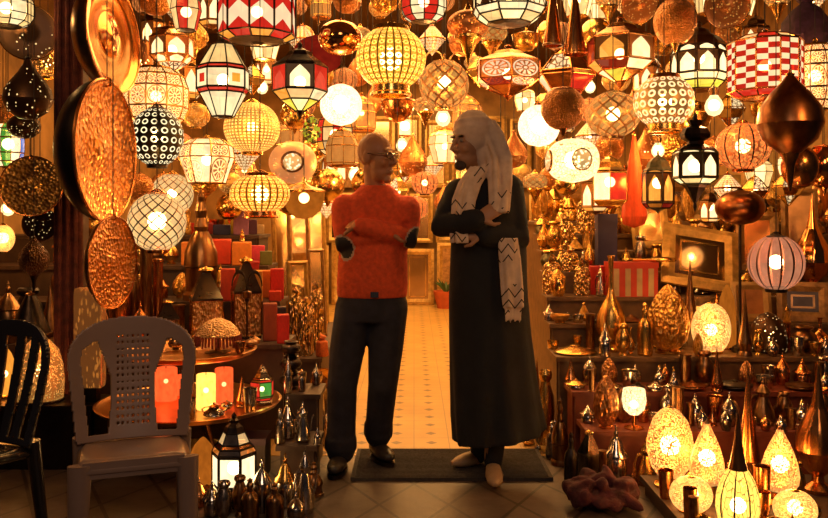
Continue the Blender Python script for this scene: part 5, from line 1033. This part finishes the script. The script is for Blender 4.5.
H(pan('moorish_short', (('brass',), ('glass_green', 'copper', 'glass_white', 'glass_red', 'copper', 'copper'), ('copper',)), 'brass', 'brass'), 610, 182, 38, 58, 4.7, 'brass lantern with white and red gem panes beside the red pennant', 'lantern', lit=5, rz=.82)
def pennant():
    r = empty('hanging_pennant'); b = MB()
    b.lathe([(.0, 0), (.42, .04), (.5, .12), (.4, .4), (.22, .7), (.06, .96), (.03, 1)], 20, ripple=lambda u, v: 1 + .12 * math.sin(u * 2 * PI * 5 + v * 4)); b.obj('cloth', M['pennant_red'], r)
    MB().ball((0, 0, .97), (.1, .1, .02), 10, 6).obj('knob', M['brass'], r); return r
matte('pennant_red', (.85, .09, .015), .7, .2, 8)
H(pennant(), 634, 180, 24, 96, 4.75, 'bright red cloth pennant folded into a tall cone', 'pennant')
H(lat('globe', 'rib_floral', 'copper'), 743, 146, 54, 52, 4.5, 'rosy ribbed globe lamp with flower pattern', 'lamp', lit=5, bulb=.04)
H(lat('ball', 'copper', 'bronze'), 800, 166, 36, 46, 4.15, 'copper ball with a dark face beside the large copper onion', 'ornament')
H(lat('goblet_ball', 'copper_polished', 'copper'), 824, 170, 36, 52, 4.1, 'polished copper ball at the outer edge under the medallion lantern', 'ornament')
H(lat('globe', 'rib_pink', 'iron'), 776, 262, 54, 60, 4.2, 'pink ribbed glass lamp hanging low over the shelves', 'lamp', lit=6, bulb=.035)
dish(727, 6, 60, 44, 4.5, 'pierced_copper', 'bronze', 'copper', .3, (-.5, -.8, -.3), 'dark pierced copper dish at the top edge over the checkered drum', cat='dish', name='hanging_dish')
dish(640, 4, 54, 40, 4.6, 'pierced_copper', 'copper', 'brass', .3, (.2, -.8, -.4), 'pierced copper bowl at the top edge over the ruby paned lantern', cat='dish', name='hanging_dish')
H(lat('cone_lamp', 'copper', 'copper'), 575, 22, 22, 66, 4.8, 'long narrow copper cone beside the white paned lantern', 'ornament'); H(lat('cone_lamp', 'copper', 'bronze'), 553, 16, 20, 60, 4.9, 'slim copper cone squeezed between the long copper cone and the white paned lantern', 'ornament')
def bag():
    r = empty('hanging_bag'); b = MB(); b.lathe([(0, 0), (.4, .02), (.5, .2), (.46, .5), (.3, .72), (.12, .86), (.2, .94), (.1, .96), (.03, 1)], 18, ripple=lambda u, v: 1 + .08 * math.sin(u * 2 * PI * 6 + v * 7)); b.obj('cloth', matte('cloth_purple', (.06, .02, .05), .8, .4), r)
    b = MB(); b.tube([(.12, 0, .86), (-.12, .03, .87)], .03, 6); b.obj('tie', M['cord_red'], r); return r
H(bag(), 806, 22, 46, 52, 4.4, 'dark purple cloth bag tied with red string in the top corner', 'bag', cord='red')
for px, py, s, d, p in ((443, 114, 15, 5.6, 40), (442, 88, 14, 5.3, 40), (714, 101, 18, 4.5, 40), (355, 171, 13, 5.6, 34), (658, 147, 13, 5.0, 30), (402, 142, 12, 6.2, 34), (329, 203, 11, 7.0, 34), (590, 84, 11, 5.6, 30), (137, 182, 11, 5.2, 26), (8, 205, 13, 5.3, 26), (262, 84, 12, 5.6, 34), (505, 150, 10, 7.5, 40)):
    H(lat('bare_bulb', 'glass_hot', 'bronze'), px, py, s, s * 1.7, d, auto('bare glowing bulb', px, py), 'bulb', 'bare bulbs strung among the lanterns', lit=p, bulb=.03, bz=.36)
# the many smaller lanterns behind and between
V = [lambda: (lat('globe', 'pierced_brass', 'brass', name='hanging_globe'), 'pierced brass globe', 3, 1.0), lambda: (pan('moorish_short', (('glass_amber', 'glass_cream'), ('arch_copper',), ('brass',)), 'bronze', 'bronze'), 'bronze lantern with arched panes', 4, 1.7), lambda: (lat('bowl_lamp', 'brass', 'brass', name='hanging_bowl'), 'plain brass bowl lamp', 0, .9),
     lambda: (lat('ball', 'copper_hammered', 'copper', name='hanging_ball'), 'hammered copper ball', 0, 1.1), lambda: (lat('spire_down', 'lattice_brass', 'brass', name='hanging_spire_lamp'), 'brass spire lamp', 3, 1.6), lambda: (pan('star', (('brass', 'lace_panel'), ('glass_amber_dim', 'brass'), ('brass', 'lace_panel')), 'brass'), 'brass star lantern', 4, 1.2),
     lambda: (lat('onion_pendant', 'brass_hammered', 'brass', name='hanging_pendant'), 'hammered brass onion pendant', 0, 1.8), lambda: (pan('flared', (('glass_hot', 'glass_cream'),), 'brass', 'brass'), 'cream paned brass lantern', 5, 1.1), lambda: (lat('double_cone', 'brass_rings', 'copper', name='hanging_spindle'), 'ringed brass spindle lamp', 3, 1.3), lambda: (lat('globe', 'rib_floral', 'bronze', name='hanging_globe'), 'amber mosaic globe', 3, 1.0),
     lambda: (pan('bird_cage', (('lattice_brass',),), 'brass', 'copper'), 'latticed brass cage lantern', 4, 1.4), lambda: (lat('teardrop', 'pierced_copper', 'copper', name='hanging_teardrop'), 'pierced copper teardrop lamp', 2, 1.5), lambda: (lat('goblet_ball', 'gold', 'brass', name='hanging_ball'), 'polished golden ball', 0, 1.2)]
SPOTS = []
for layer, (d, step, s0, s1, y0, y1) in enumerate(((5.2, 33, 24, 34, 2, 205), (6.3, 30, 20, 28, 2, 212), (7.7, 27, 17, 24, 20, 205))):
    yy = y0
    row = 0
    while yy < y1:
        xx = 84 + (row % 2) * step / 2
        while xx < 826:
            SPOTS.append((xx + R.uniform(-6, 6), yy + R.uniform(-6, 6), R.uniform(s0, s1), d + R.uniform(-.3, .3), layer)); xx += step
        yy += step * 1.12; row += 1
BIG = [(x, y, w, h) for x, y, w, h in ((104, 38, 70, 110), (97, 150, 80, 140), (391, 58, 60, 64), (341, 106, 40, 40), (539, 127, 40, 40), (765, 66, 60, 60), (223, 80, 46, 60), (157, 136, 48, 58), (257, 14, 70, 56), (792, 122, 60, 70), (664, 100, 54, 54), (695, 164, 42, 90), (573, 160, 46, 40), (260, 194, 54, 42), (157, 221, 50, 54), (252, 127, 50, 50), (509, 0, 66, 46), (620, 54, 56, 54), (485, 150, 40, 80), (378, 160, 34, 50), (743, 146, 46, 42), (699, 58, 46, 56), (508, 74, 50, 40), (566, 78, 46, 50), (613, 114, 48, 44), (444, 82, 40, 40), (300, 82, 44, 50), (293, 162, 40, 38), (815, 76, 40, 64), (207, 160, 44, 40), (156, 90, 50, 50))]
R.shuffle(SPOTS); SPOTS.sort(key=lambda q: q[4])
nf = 0; LIM = 150
for (px, py, s, d, layer) in SPOTS:
    if nf >= LIM: break
    if any(abs(px - x) < w / 2 - s * .15 and abs(py - y) < h / 2 - s * .15 for x, y, w, h in BIG): continue
    if px < 130 and py > 40: continue
    root, look, lit, asp = V[nf % len(V)]()
    hh = s * asp * .95
    if py + hh / 2 > 232: py = 232 - hh / 2
    try:
        lb = auto(look, px, py)
    except RuntimeError: lb = '%s crowded under the ceiling deep in the shop' % look
    try: hang(root, px, py, s, hh, d, lb, 'lamp' if 'lamp' in look or 'globe' in look else 'lantern' if 'lantern' in look else 'ornament', 'small lanterns crowding the ceiling: ' + look, lit=lit * 1.2 if lit and nf % 2 == 0 else 0, bulb=.02, rz=R.uniform(0, 1), near=5.0)
    except RuntimeError: pass
    nf += 1
# ---------------------------------------------------------------- people
def V3(*a): return Vector(a)
def limb(b, pts, rad, seg=16, up=None):
    b.tube(pts, rad, seg, up=up)
    for p, r in ((pts[0], rad[0]), (pts[-1], rad[-1])):
        r = max(r) if isinstance(r, (tuple, list)) else r
        b.ball(p, r * .98 if not isinstance(rad[0], (tuple, list)) else min(rad[0]) * .9, 12, 8)
def hand(b, w, d, n, side, size=1.0, curl=.6):
    """palm, four bent fingers of different lengths and a thumb from the side of the palm; d: fingers, n: back of the hand"""
    d = Vector(d).normalized(); n = (Vector(n) - d * Vector(n).dot(d)).normalized(); s = d.cross(n) * side; w = Vector(w)
    b.tube([w - d * .02, w + d * .03 * size, w + d * .085 * size], [(.024, .019), (.038 * size, .016), (.040 * size, .013)], 14, up=s)
    for i, ln in enumerate((.066, .076, .071, .055)):
        o = (-.029 + .0195 * i) * size; k = w + d * (.08 - .004 * abs(i - 1)) * size + s * o
        a = curl * .5; p1 = k + (d * math.cos(a) - n * math.sin(a)) * ln * .48 * size
        a = curl * 1.2; p2 = p1 + (d * math.cos(a) - n * math.sin(a)) * ln * .32 * size
        a = curl * 1.7; p3 = p2 + (d * math.cos(a) - n * math.sin(a)) * ln * .25 * size
        b.tube([k - d * .012, k, p1, p2, p3], [.0095, .0095, .0088, .008, .0062], 8)
        b.ball(p3, .0064, 8, 6)
    t0 = w + d * .022 * size - s * .034 * size; t1 = t0 + (d * .6 - s * .7 - n * .25).normalized() * .036 * size; t2 = t1 + (d * .95 - s * .2 - n * .3).normalized() * .028 * size
    b.tube([w + d * .012 - s * .018, t0, t1, t2], [.014, .0125, .0105, .0075], 8); b.ball(t2, .0076, 8, 6)
def head(b, c, f, tilt=0.0, k=1.0, nose=1.0, ears=True):
    f = Vector(f).normalized(); z = V3(0, 0, 1); s = f.cross(z).normalized(); z = s.cross(f).normalized()
    rot = Matrix((s, f, z)).transposed()
    B = lambda o, r: b.ball(c + s * o[0] * k + f * o[1] * k + z * o[2] * k, tuple(q * k for q in r), 18, 12, rot=rot)
    B((0, -.014, .032), (.074, .094, .094)); B((0, .034, -.02), (.060, .060, .085)); B((0, .030, -.075), (.054, .058, .055)); B((0, .072, -.112), (.026, .020, .022))
    B((0, .080, .034), (.050, .014, .012)); B((.034, .070, -.028), (.024, .020, .024)); B((-.034, .070, -.028), (.024, .020, .024))
    pt = lambda x, y, q: c + s * x * k + f * y * k + z * q * k
    b.tube([pt(0, .088, .026), pt(0, .104 * nose, .0), pt(0, .120 * nose, -.026), pt(0, .092, -.040)], [.008, .010, .0135, .011], 10)
    B((0, .106, -.034), (.020, .012, .009))
    B((0, .092, -.064), (.024, .011, .0065)); B((0, .090, -.077), (.021, .011, .0075))
    for q in (-1, 1):
        if ears: B((q * .076, -.008, -.006), (.010, .024, .033))
        B((q * .030, .080, .012), (.015, .010, .009))
    return pt, rot
def person_mesh(b, voxel, smooth, mats, root_loc, name='person'):
    o = b.obj(name, mats); remesh(o, voxel, smooth, mats); o.location = root_loc; return o
def cloth(b, name, mats, parent, voxel=.009, smooth=5, paint=None):
    o = b.obj(name, mats, None); remesh(o, voxel, smooth, mats)
    if paint:
        me = o.data
        me.polygons.foreach_set('material_index', [paint(p.center) for p in me.polygons])
    o.parent = parent; return o
matte('skin', (.42, .17, .07), .5, .12, 6); matte('skin_tan', (.40, .19, .09), .5, .12, 6)
matte('sweater', (.74, .085, .02), .9, .18, 40, bump=.25); matte('patch_black', (.012, .010, .010), .7, .2); matte('piping', (.55, .35, .22), .7, .1)
matte('denim', (.020, .017, .024), .85, .4, 12, bump=.3); matte('boot_leather', (.035, .026, .020), .35, .4, 9); matte('robe_black', (.007, .0065, .008), .85, .3, 10, bump=.3)
matte('slipper', (.42, .26, .13), .55, .15, 12); matte('eye_white', (.22, .17, .13), .3, .05); metal('glasses_metal', (.5, .38, .25), .25)
t = NT('scarf'); u_, v_ = t.uv()
s_ = t.n('SeparateXYZ'); t.t.links.new(t.coord('Object'), s_.inputs[0])
wx = t.math('MULTIPLY', s_.outputs[0], 16.0); zz = t.math('MULTIPLY', s_.outputs[2], 19.0)
zig = t.math('FRACT', t.math('ADD', zz, t.math('MULTIPLY', t.math('ABSOLUTE', t.math('SUBTRACT', t.math('FRACT', wx), .5)), 1.6)))
gate = t.math('MULTIPLY', t.math('GREATER_THAN', t.noise(6.0, 1), .50), t.math('LESS_THAN', s_.outputs[2], 1.56))
mk = t.math('MULTIPLY', t.math('LESS_THAN', zig, .17), gate)
cc = t.mixc(mk, t.ramp(t.noise(20, 3), [(.3, (.62, .42, .28)), (.7, (.80, .58, .40))]), (.03, .02, .015))
MATS['scarf'] = t.end(t.prin(cc, .9, 0.0))

# --- man in orange
O1 = V3(-.25, 4.2, 0)
SL, SR = V3(-.103, .0, 1.338), V3(.213, .0, 1.332)
EL, ER = V3(-.103, -.05, 1.165), V3(.228, -.05, 1.185)
WL, WR = V3(.125, -.125, 1.215), V3(-.025, -.165, 1.250)
C1 = V3(.058, -.01, 1.594); F1 = V3(.84, -.54, -.04)
legL = [V3(-.055, 0, .84), V3(-.09, -.01, .62), V3(-.115, -.015, .43), V3(-.12, .005, .25), V3(-.125, .01, .10)]
legR = [V3(.125, .0, .84), V3(.105, -.01, .62), V3(.092, -.015, .44), V3(.075, .06, .28), V3(.062, .115, .15)]
b = MB()
pt1, rot1 = head(b, C1, F1)
limb(b, [V3(.05, .02, 1.36), V3(.055, .018, 1.44), C1 - F1.normalized() * .02 - V3(0, 0, .05)], [.062, .056, .052])
b.tube([V3(.035, 0, z) for z in (.80, .95, 1.1, 1.25, 1.36, 1.40)], [(.14, .10), (.15, .105), (.145, .105), (.15, .10), (.15, .09), (.10, .07)], 18, up=(1, 0, 0))
for S, E, Wr in ((SL, EL, WL), (SR, ER, WR)): limb(b, [S, (S + E) / 2, E, (E + Wr) / 2, Wr], [.045, .042, .038, .036, .028])
for lg in (legL, legR): limb(b, lg, [.08, .075, .058, .052, .045])
hand(b, WR, V3(-.45, .88, .04), V3(-.5, -.2, .8), 1, 1.0, .5)
hand(b, WL, V3(.8, .45, .15), V3(0, -.8, .6), -1, 1.0, .5)
man1 = person_mesh(b, .0052, 2, [M['skin']], O1)
tag(man1, 'bald man in orange sweater, dark jeans and glasses standing with folded arms', 'person')
for q in (-1, 1):
    e = MB().ball(pt1(q * .030, .086, .013), .0095, 12, 8); e.obj('eye', M['eye_white'], man1)
g = MB(); fz = V3(0, 0, 1); fv = F1.normalized(); sv = fv.cross(fz).normalized()
for q in (-1, 1):
    cen = pt1(q * .033, .104, .010); g.tube([cen + sv * .024 * math.cos(a) + fz * .018 * math.sin(a) for a in [2 * PI * i / 20 for i in range(21)]], .0026, 6, cap=False)
    g.tube([pt1(q * .057, .100, .014), pt1(q * .078, .05, .016), pt1(q * .080, -.01, .014), pt1(q * .080, -.025, -.004)], .0028, 6)
g.tube([pt1(-.010, .106, .014), pt1(0, .110, .018), pt1(.010, .106, .014)], .0026, 6)
g.obj('glasses', M['glasses_metal'], man1)
b = MB()
zs = (.885, .95, 1.08, 1.22, 1.32, 1.385, 1.425, 1.45); xs = (.036, .037, .040, .048, .055, .056, .055, .055)
b.tube([V3(x, .005, z) for x, z in zip(xs, zs)], [(.174, .118), (.182, .130), (.176, .132), (.176, .125), (.176, .115), (.146, .100), (.104, .084), (.076, .070)], 28, up=(1, 0, 0))
b.tube([V3(.036, .005, .882), V3(.036, .005, .925)], [(.178, .122), (.181, .127)], 28, up=(1, 0, 0))
for S, E, Wr, r in ((SL, EL, WL, 1), (SR, ER, WR, 1)):
    limb(b, [S, (S + E) / 2, E, E * .5 + Wr * .5, Wr * .95 + E * .05], [.071, .064, .060, .053, .042])
b.ball(SL + V3(.02, 0, -.005), (.08, .075, .07), 16, 10); b.ball(SR + V3(-.02, 0, -.005), (.08, .075, .07), 16, 10)
b.tube([V3(.055 + .07 * math.cos(a), .012 + .065 * math.sin(a), 1.445 - .012 * math.sin(-a)) for a in [2 * PI * i / 20 for i in range(21)]], .011, 8, cap=False)
def paint(c):
    for p, r in ((V3(-.115, -.11, 1.13), .062), (V3(.275, -.085, 1.165), .070)):
        d = (c - p).length
        if d < r: return 1
        if d < r + .009: return 2
    return 0
cloth(b, 'sweater', [M['sweater'], M['patch_black'], M['piping']], man1, .0075, 3, paint)
b = MB()
b.tube([V3(.034, .0, .76), V3(.034, .002, .84), V3(.035, .004, .91)], [(.172, .112), (.168, .118), (.165, .115)], 26, up=(1, 0, 0))
limb(b, legL, [.096, .090, .077, .074, .077]); limb(b, legR, [.096, .090, .076, .072, .072])
b.tube([V3(-.124, .008, .165), V3(-.125, .01, .105)], [.082, .084], 18); b.tube([V3(.066, .10, .215), V3(.062, .113, .15)], [.076, .078], 18)
cloth(b, 'jeans', [M['denim']], man1, .009, 4)
g = MB(); g.box((.055, -.124, .905), (.04, .012, .028)); g.obj('belt_buckle', M['silver'], man1)
def boot(an, heel, toe, m, parent, zb):
    b = MB(); d = (toe - heel).normalized()
    b.tube([heel - d * .02, heel + d * .03, heel * .45 + toe * .55, toe - d * .03, toe], [(.034, .036), (.038, .044), (.046, .040), (.044, .032), (.026, .022)], 16, up=d.cross(V3(0, 0, 1)))
    b.tube([an + V3(0, 0, .06), an, heel + d * .03 + V3(0, 0, .03)], [.056, .052, .045], 16)
    b.ball(toe - d * .012, (.036, .034, .026), 12, 8)
    o = b.obj('boot', m, None); remesh(o, .006, 3, [m])
    for v in o.data.vertices: v.co.z = max(v.co.z, zb)
    o.parent = parent
    s = MB(); L_ = (toe - heel).length; a = math.atan2(d.y, d.x); xf = Matrix.Translation((heel + toe) / 2) @ Matrix.Rotation(a, 4, 'Z')
    s.lathe([(0, 0), (.5, 0), (.5, 1), (0, 1)], 24, xf=Matrix.Translation(((heel + toe) / 2).xy.to_3d() + V3(0, 0, zb - .012)) @ Matrix.Rotation(a, 4, 'Z') @ Matrix.Diagonal((L_ + .06, .092, .02, 1)))
    s.obj('sole', M['iron'], o)
boot(V3(-.125, .02, .11), V3(-.125, .045, .052), V3(-.145, -.145, .045), M['boot_leather'], man1, .014)
boot(V3(.062, .125, .14), V3(.048, .15, .075), V3(.125, -.01, .066), M['boot_leather'], man1, .034)

# --- robed man
O2 = V3(.354, 4.1, 0)
SL, SR = V3(-.125, -.01, 1.405), V3(.115, .03, 1.43); EL, ER = V3(-.212, -.10, 1.248), V3(.152, -.05, 1.185); WL, WR = V3(-.045, -.205, 1.280), V3(-.03, -.165, 1.205)
C2 = V3(-.073, -.03, 1.655); F2 = V3(-.80, -.60, -.06)
b = MB()
pt2, rot2 = head(b, C2, F2, nose=1.06, k=.98, ears=False)
limb(b, [V3(-.02, .02, 1.40), V3(-.035, .01, 1.50), C2 - F2.normalized() * .02 - V3(0, 0, .05)], [.062, .055, .05])
b.tube([V3(.02, 0, z) for z in (.80, .95, 1.1, 1.25, 1.38, 1.44)], [(.14, .10), (.145, .10), (.14, .10), (.145, .10), (.13, .09), (.09, .07)], 18, up=(1, 0, 0))
for S, E, Wr in ((SL, EL, WL), (SR, ER, WR)): limb(b, [S, (S + E) / 2, E, (E + Wr) / 2, Wr], [.045, .042, .038, .036, .028])
for lg in ([V3(-.05, .04, .84), V3(-.045, .06, .45), V3(-.02, .11, .08)], [V3(.09, .02, .84), V3(.07, -.04, .45), V3(.03, -.05, .09)]): limb(b, lg, [.08, .058, .040])
hand(b, WL, V3(.78, .10, .50), V3(-.1, -.9, .3), -1, 1.0, .45)
hand(b, WR, V3(-.9, .2, .1), V3(0, -.8, .6), 1, 1.0, .5)
man2 = person_mesh(b, .0052, 2, [M['skin_tan']], O2)
tag(man2, 'man in a long black robe and pale patterned head scarf standing with folded arms', 'person')
for q in (-1, 1):
    e = MB().ball(pt2(q * .030, .086, .013), .0095, 12, 8); e.obj('eye', M['eye_white'], man2)
for q in (-1, 1): MB().ball(pt2(q * .028, .090, .034), (.021, .010, .006), 10, 6, rot=rot2).obj('eyebrow', M['iron'], man2)
b = MB(); b.ball(pt2(0, .076, -.110), (.036, .026, .026), 12, 8, rot=rot2)
matte('beard', (.05, .03, .02), .9, .3, 30); cloth(b, 'beard', [M['beard']], man2, .004, 1)
b = MB()
zs = (.198, .32, .478, .70, .877, 1.0, 1.126, 1.28, 1.38, 1.44, 1.49, 1.53); xs = (.072, .055, .040, .024, .016, .016, .018, .012, .005, -.002, -.012, -.02)
rx = (.232, .224, .214, .204, .198, .193, .19, .178, .155, .13, .095, .07); ry = (.205, .195, .185, .17, .16, .155, .15, .145, .13, .11, .088, .07)
n0 = len(b.v)
b.tube([V3(x, .01, z) for x, z in zip(xs, zs)], [(p, q) for p, q in zip(rx, ry)], 48, up=(1, 0, 0))
for v in b.v[n0:]:
    k = max(0, (1.05 - v.z)) ; a = math.atan2(v.y, v.x - .04); f = 1 + .05 * k * math.sin(a * 9 + v.z * 1.5) + .03 * k * math.sin(a * 5 + 1); v.x = .04 + (v.x - .04) * f; v.y = v.y * f
for S, E, Wr in ((SL, EL, WL), (SR, ER, WR)): limb(b, [S, (S + E) / 2, E, E * .5 + Wr * .5, Wr * .9 + E * .1], [.082, .074, .069, .064, .054])
b.ball(SR, (.085, .08, .075), 14, 10); b.ball(SL, (.08, .08, .07), 14, 10)
cloth(b, 'robe', [M['robe_black']], man2, .009, 4)
b = MB(); limb(b, [V3(-.045, .06, .4), V3(-.018, .112, .075)], [.06, .045]); limb(b, [V3(.07, -.03, .4), V3(.035, -.05, .085)], [.06, .046])
cloth(b, 'trousers', [M['robe_black']], man2, .01, 2)
# scarf: wrap over the skull, brow band, folds down both sides
b = MB(); fv = F2.normalized()
B = lambda o, r: b.ball(pt2(*o), r, 20, 12, rot=rot2)
B((0, -.022, .052), (.096, .108, .117)); B((0, -.055, -.04), (.090, .075, .11))
for q, h in ((1.0, .060), (.93, .098)):      # soft folds over the brow
    b.tube([pt2(.090 * q * math.cos(a), -.026 + .104 * q * math.sin(a), h + .012 * math.sin(a) - .02 * math.cos(a)) for a in [PI * j / 14 - .2 for j in range(17)]], .0105, 8)
def folds(path, width, n, r=.016, depth=.018):
    for i in range(n):
        o = (i / (n - 1) - .5) * width if n > 1 else 0
        pts = [Vector(p) + V3(o * (1 + .1 * math.sin(j)), -depth * (i % 2) + .01 * math.sin(i * 2 + j), 0) for j, p in enumerate(path)]
        b.tube(pts, [r * (1 + .12 * math.sin(i * 3 + j)) for j in range(len(pts))], 10)
folds([(-.01, -.045, 1.765), (.025, -.06, 1.70), (.062, -.085, 1.58), (.060, -.135, 1.46), (.055, -.165, 1.37), (.05, -.18, 1.31)], .085, 5)
folds([(-.03, -.10, 1.53), (-.085, -.135, 1.45), (-.115, -.16, 1.37), (-.125, -.175, 1.30)], .075, 5)
folds([(-.125, -.15, 1.33), (-.14, -.16, 1.24), (-.135, -.165, 1.165)], .06, 4, .013)
folds([(.0, -.045, 1.56), (.02, .02, 1.52), (.07, .05, 1.49)], .06, 4, .03)
folds([(.095, -.165, 1.19), (.105, -.175, 1.08), (.112, -.18, .96), (.118, -.18, .86)], .075, 5, .0125, .01)
for i in range(11): b.tube([V3(.082 + .0072 * i, -.182 + .004 * (i % 2), .87), V3(.084 + .0072 * i, -.182, .785 + .012 * (i % 3))], [.0058, .0045], 6)
sc_ = cloth(b, 'head_scarf', [M['scarf']], man2, .0062, 2)
def slipper(heel, toe, zb):
    b = MB(); d = (toe - heel).normalized()
    b.tube([heel - d * .02, heel + d * .02, heel * .5 + toe * .5, toe - d * .04, toe], [(.028, .028), (.036, .036), (.044, .036), (.038, .026), (.012, .012)], 16, up=d.cross(V3(0, 0, 1)))
    o = b.obj('slipper', M['slipper'], None); remesh(o, .005, 3, [M['slipper']])
    for v in o.data.vertices: v.co.z = max(v.co.z, zb)
    o.parent = man2
slipper(V3(-.005, .13, .062), V3(-.165, .055, .045), .022); slipper(V3(.035, -.04, .064), V3(.028, -.245, .034), .022)

# ---------------------------------------------------------------- plastic chairs
matte('plastic_pale', (.25, .165, .125), .35, .1, 5, coat=.2); matte('plastic_black', (.012, .010, .010), .25, .2, 5, coat=.4)
def chair(name, m, holes, W, zs, zt, loc, rz, label):
    r = empty(name, loc, rz)
    NU, NV = 110, 96; b = MB(); keep = {}
    def outline(v):         # half width of the back at height v
        base = .86 + .14 * min(1, v / .62) if v < .62 else 1.0
        return base if v < .66 else (max(0, 1 - ((v - .66) / .34) ** 2.3)) ** .42
    def solid(u, v):
        h = outline(v)
        if abs(u) > h: return False
        if holes == 'grid':
            ins = h - .19
            spl = .39 - .05 * math.sin(v * 3.4) if v < .5 else .34 + (v - .5) * .70
            top = .80
            if spl < abs(u) < ins and .05 < v < top - .35 * max(0, abs(u) - .62): return False
            if abs(u) < .28 and .10 < v < .86:
                gu = (u + .28) / .56 * 7; gv = (v - .10) / .76 * 14
                if .30 < gu % 1 < .70 and .32 < gv % 1 < .68: return False
            return True
        if v > .86: return True
        ins = h - .17
        if abs(u) > ins or v < .05: return True
        for c in (-.56, -.2, .2, .56):
            if abs(u - c * (.72 + .38 * v)) < .085: return True
        return False
    def P_(u, v):
        z = zs + (zt - zs) * v
        return V3(u * W / 2, .19 + .10 * v - .05 * u * u + .015 * math.sin(v * PI), z)
    idx = {}
    def vid(i, j):
        if (i, j) not in idx: idx[(i, j)] = len(b.v); b.v.append(P_(-1 + 2 * i / NU, j / NV))
        return idx[(i, j)]
    for j in range(NV):
        for i in range(NU):
            if solid(-1 + 2 * (i + .5) / NU, (j + .5) / NV): b.face((vid(i, j), vid(i + 1, j), vid(i + 1, j + 1), vid(i, j + 1)), ((0, 0), (1, 0), (1, 1), (0, 1)))
    o = b.obj('backrest', m, r, 0); md = o.modifiers.new('s', 'SOLIDIFY'); md.thickness = .016; md.offset = 0
    b = MB(); prof = []
    n = 14
    for j in range(n + 1):
        v = j / n; y = .21 - .45 * v; z = zs + .048 * v - .004
        if v > .9: z -= .05 * ((v - .9) / .1) ** 1.5
        hw = W / 2 * (.84 - .03 * v)
        for i in range(n + 1):
            u = -1 + 2 * i / n; b.v.append(V3(u * hw, y, z - .018 * (1 - u * u) * math.sin(v * PI) - (.03 * max(0, abs(u) - .86) / .14)))
    for j in range(n):
        for i in range(n): b.face((j * (n + 1) + i, (j + 1) * (n + 1) + i, (j + 1) * (n + 1) + i + 1, j * (n + 1) + i + 1), ((0, 0), (1, 0), (1, 1), (0, 1)))
    o = b.obj('seat', m, r, 0); md = o.modifiers.new('s', 'SOLIDIFY'); md.thickness = .022; md.offset = -1
    b = MB(); b.box((0, -.222, zs + .0), (W * .70, .016, .060)); b.obj('apron', m, r)
    for sx in (-1, 1):
        b = MB(); b.tube([(sx * W * .37, -.215, zs + .02), (sx * W * .38, -.225, zs * .5), (sx * W * .395, -.24, 0)], [(.042, .028), (.034, .024), (.026, .018)], 12, up=(1, 0, 0)); b.obj('leg', m, r)
        b = MB(); b.tube([(sx * W * .40, .19, zs + .02), (sx * W * .40, .22, zs * .5), (sx * W * .40, .25, 0)], [(.032, .026), (.028, .022), (.024, .018)], 12, up=(1, 0, 0)); b.obj('leg', m, r)
    return tag(r, label, 'chair')
chair('plastic_chair', M['plastic_pale'], 'grid', .50, .385, .874, (-1.09, 3.2, 0), .34, 'pale grey plastic garden chair with a perforated back panel')
chair('plastic_chair', M['plastic_black'], 'slat', .46, .385, .866, (-1.745, 3.14, 0), -.30, 'glossy black plastic chair with curved slats in its back')
# ---------------------------------------------------------------- camera, sky, light
cam = bpy.data.cameras.new('camera'); co = bpy.data.objects.new('camera', cam); C.objects.link(co)
cam.sensor_width = 36; cam.lens = 36 * F / 828; cam.shift_y = -(259 - HZ) / 828
co.location = (0, 0, CAMZ); co.rotation_euler = (PI / 2, 0, 0); sc.camera = co
w = bpy.data.worlds.new('night'); sc.world = w; w.use_nodes = True
bg = w.node_tree.nodes['Background']; bg.inputs[0].default_value = (.75, .55, .55, 1); bg.inputs[1].default_value = .018
def lamp(name, kind, loc, e, col=(1, .58, .22), size=.2, **kw):
    l = bpy.data.lights.new(name, kind); l.energy = e; l.color = col
    if kind == 'AREA': l.size = size
    else: l.shadow_soft_size = size
    o = bpy.data.objects.new(name, l); C.objects.link(o); o.location = loc
    for k, v in kw.items(): setattr(o, k, v)
    return o
# added area lights under the ceiling that brighten the shop, no fittings there
OR = (1, .52, .16)
lamp('ceiling_fill', 'AREA', (0, 6.4, 3.35), 130, OR, size=2.4); lamp('ceiling_fill', 'AREA', (0, 9.6, 3.35), 200, OR, size=2.6)
lamp('front_fill', 'POINT', (-1.9, 2.5, 2.5), 26, (1, .50, .18), .15); lamp('front_fill', 'POINT', (2.1, 2.6, 2.3), 30, (1, .48, .15), .15)  # added fill from both front sides for the men and chairs
lamp('front_fill', 'AREA', (.2, -.6, 3.2), 24, (1, .70, .52), 1.2, rotation_euler=(1.0, 0, 0))  # added soft fill behind the camera, brightens the fronts
sc.view_settings.view_transform = 'Standard'; sc.view_settings.look = 'None'; sc.view_settings.exposure = 0.2
sc.cycles.use_denoising = True; sc.cycles.max_bounces = 8; sc.cycles.transparent_max_bounces = 12; sc.cycles.sample_clamp_indirect = 4.0; sc.cycles.sample_clamp_direct = 30.0
sc.cycles.caustics_reflective = False; sc.cycles.caustics_refractive = False
for m in list(bpy.data.meshes):
    if m.users == 0: bpy.data.meshes.remove(m)
